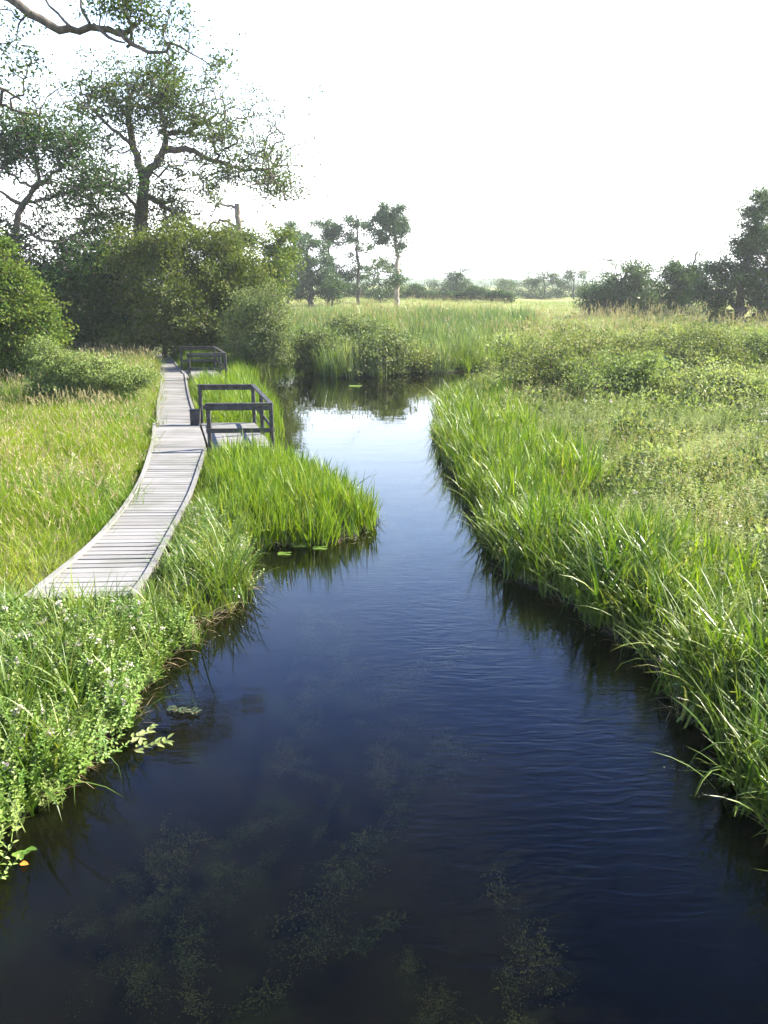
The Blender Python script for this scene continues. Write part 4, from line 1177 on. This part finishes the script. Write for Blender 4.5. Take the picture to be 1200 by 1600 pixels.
# ------------------------------------------------------------------ single plants: docks, floating sprigs, leaf, pads
def leafy_plant(name, label, cat, loc, n, L, W, mat, up=(.2, .9), rad=.1, group=None, seed=1, stem=True, stalk=0.0):
    rng = np.random.default_rng(seed)
    V, Q, A = [], [], []; SV, SQ = [], []
    for i in range(n):
        az = i * 2.4 + rng.uniform(-.3, .3); z = rng.uniform(*up)
        o = np.array([math.cos(az), math.sin(az), z])
        p = np.array([rad * math.cos(az), rad * math.sin(az), 0.02 + stalk * rng.uniform(.5, 1)])
        l = L * rng.uniform(.7, 1.15)
        b = len(V); V += leaf_poly(p, o, np.array([-math.cos(az) * z, -math.sin(az) * z, 1.]), l, W * rng.uniform(.8, 1.1), .3); A += [rng.uniform()] * 6
        Q += [(b, b + 1, b + 2, b + 3), (b, b + 3, b + 4, b + 5)]
        if stem:
            v, q = bar((0, 0, -.08), p, .012, .012); b = len(SV); SV += v; SQ += [tuple(k + b for k in f) for f in q]
    r = empty(name, loc); tag(r, label, cat, group)
    mesh_obj('leaves', V, Q, mat, r, attr=A, smooth=True)
    if stem: mesh_obj('stem', SV, SQ, M['dock'], r)
    return r


for k, (px, py, lab) in enumerate([(985, 590, 'broad dark-leaved dock plant in front of the widest bramble mound'), (1030, 582, 'dark dock plant with upright leaves, deeper into the bramble shade'), (1010, 600, 'spreading dock plant, lowest of the dark-leaved three'), ]):
    p = on(px, py, .75); p[2] = height([p[0]], [p[1]])[0]
    leafy_plant('dock_plant', lab, 'plant', p, 22, .55, .28, M['dock'], group='dock plants by the brambles', seed=120 + k, rad=.35, stalk=.75, up=(-.1, .7))


def sprig(name, label, px, py, n, L, W, mat, seed, ln=.35, rot=0.):
    rng = np.random.default_rng(seed)
    p0 = on(px, py, .015)
    V, Q, A = [], [], []
    for i in range(n):
        t = i / n; s = 1 if i % 2 else -1
        c0 = np.array([(t - .5) * ln, rng.normal(0, .02), rng.uniform(0, .03)])
        o = np.array([.5 + rng.uniform(-.3, .5), s * rng.uniform(.4, 1), rng.uniform(-.02, .35)])
        b = len(V); V += leaf_poly(c0, o, np.array([0, rng.uniform(-.2, .2), 1.]), L * rng.uniform(.6, 1.1), W, .2); A += [rng.uniform()] * 6
        Q += [(b, b + 1, b + 2, b + 3), (b, b + 3, b + 4, b + 5)]
    r = empty(name, p0); r.rotation_euler.z = rot; tag(r, label, 'floating plant')
    mesh_obj('leaves', V, Q, mat, r, attr=A, smooth=True)
    v, q = bar((-ln * .5, 0, .004), (ln * .5, 0, .008), .008, .006)
    mesh_obj('stem', v, q, M['dead'], r)


sprig('floating_sprig', 'straw and russet sprig lying on dark water off the reed clump', 285, 1112, 40, .06, .028, M['weed'], 131, .34, -.2)
sprig('floating_sprig', 'pale green leafy sprig on the water below the mint, smaller leaves', 222, 1150, 22, .085, .04, M['herb'], 132, .32, 1.1)
sprig('floating_sprig', 'long-leaved green sprig reaching farthest out from the mint', 238, 1166, 16, .12, .045, M['herb'], 133, .34, .5)
sprig('floating_sprig', 'tiny three-leaved sprig beside the orange leaf', 33, 1335, 5, .09, .06, M['mint'], 134, .12, .4)
V_ = leaf_poly(np.array([-.04, 0, .0]), np.array([1, 0, .05]), np.array([0, 0, 1.]), .10, .08, .3)
tag(mesh_obj('fallen_leaf', V_, [(0, 1, 2, 3), (0, 3, 4, 5)], M['orange'], attr=[.5] * 6, smooth=True), 'single orange fallen leaf floating by the near bank', 'leaf')
bpy.data.objects['fallen_leaf'].scale = (.7, .7, .7)
bpy.data.objects['fallen_leaf'].location = on(36, 1350, .02)
a_ = np.linspace(.25, 6.0, 18)
for k, (px, py, s_, lab) in enumerate([(556, 603, .30, 'pale lily pad lying off the far edge of the pool'), (700, 655, .14, 'small lily pad close to the sedge point'), (470, 852, .17, 'dull green pad against the foot of the reed spit'), (500, 856, .13, 'small pad just outside the foot of the reed spit'), (445, 865, .12, 'smallest pad in the dark corner by the reed spit')]):
    V_ = [np.array([0, 0, .004])] + [np.array([math.cos(t) * s_, math.sin(t) * s_ * .8, .004 + .008 * math.sin(3 * t)]) for t in a_]
    o = mesh_obj('lily_pad', V_, [(0, i, i + 1) for i in range(1, 18)], M['mint'], attr=R.uniform(0, 1) * np.ones(19))
    o.location = on(px, py, .008); tag(o, lab, 'lily pad', 'lily pads on the pool')

# ------------------------------------------------------------------ haze
m, nt_, N, L = new_mat('haze')
out = N.new('ShaderNodeOutputMaterial')
pv = N.new('ShaderNodeVolumePrincipled')
pv.inputs['Color'].default_value = (.93, .96, 1.0, 1)
pv.inputs['Density'].default_value = .00038
pv.inputs['Anisotropy'].default_value = .2
L.new(pv.outputs[0], out.inputs['Volume'])
hx, hy0, hy1, z0, z1 = 1900., -80., 2700., -2.2, 30.
V_ = [(x, y, z) for z in (z0, z1) for x, y in ((-hx, hy0), (hx, hy0), (hx, hy1), (-hx, hy1))]
hz = mesh_obj('haze', V_, [(0, 3, 2, 1), (4, 5, 6, 7), (0, 1, 5, 4), (1, 2, 6, 5), (2, 3, 7, 6), (3, 0, 4, 7)], m)
hz['kind'] = 'stuff'; hz['label'] = 'thin pale summer haze over the distant fields'; hz['category'] = 'haze'
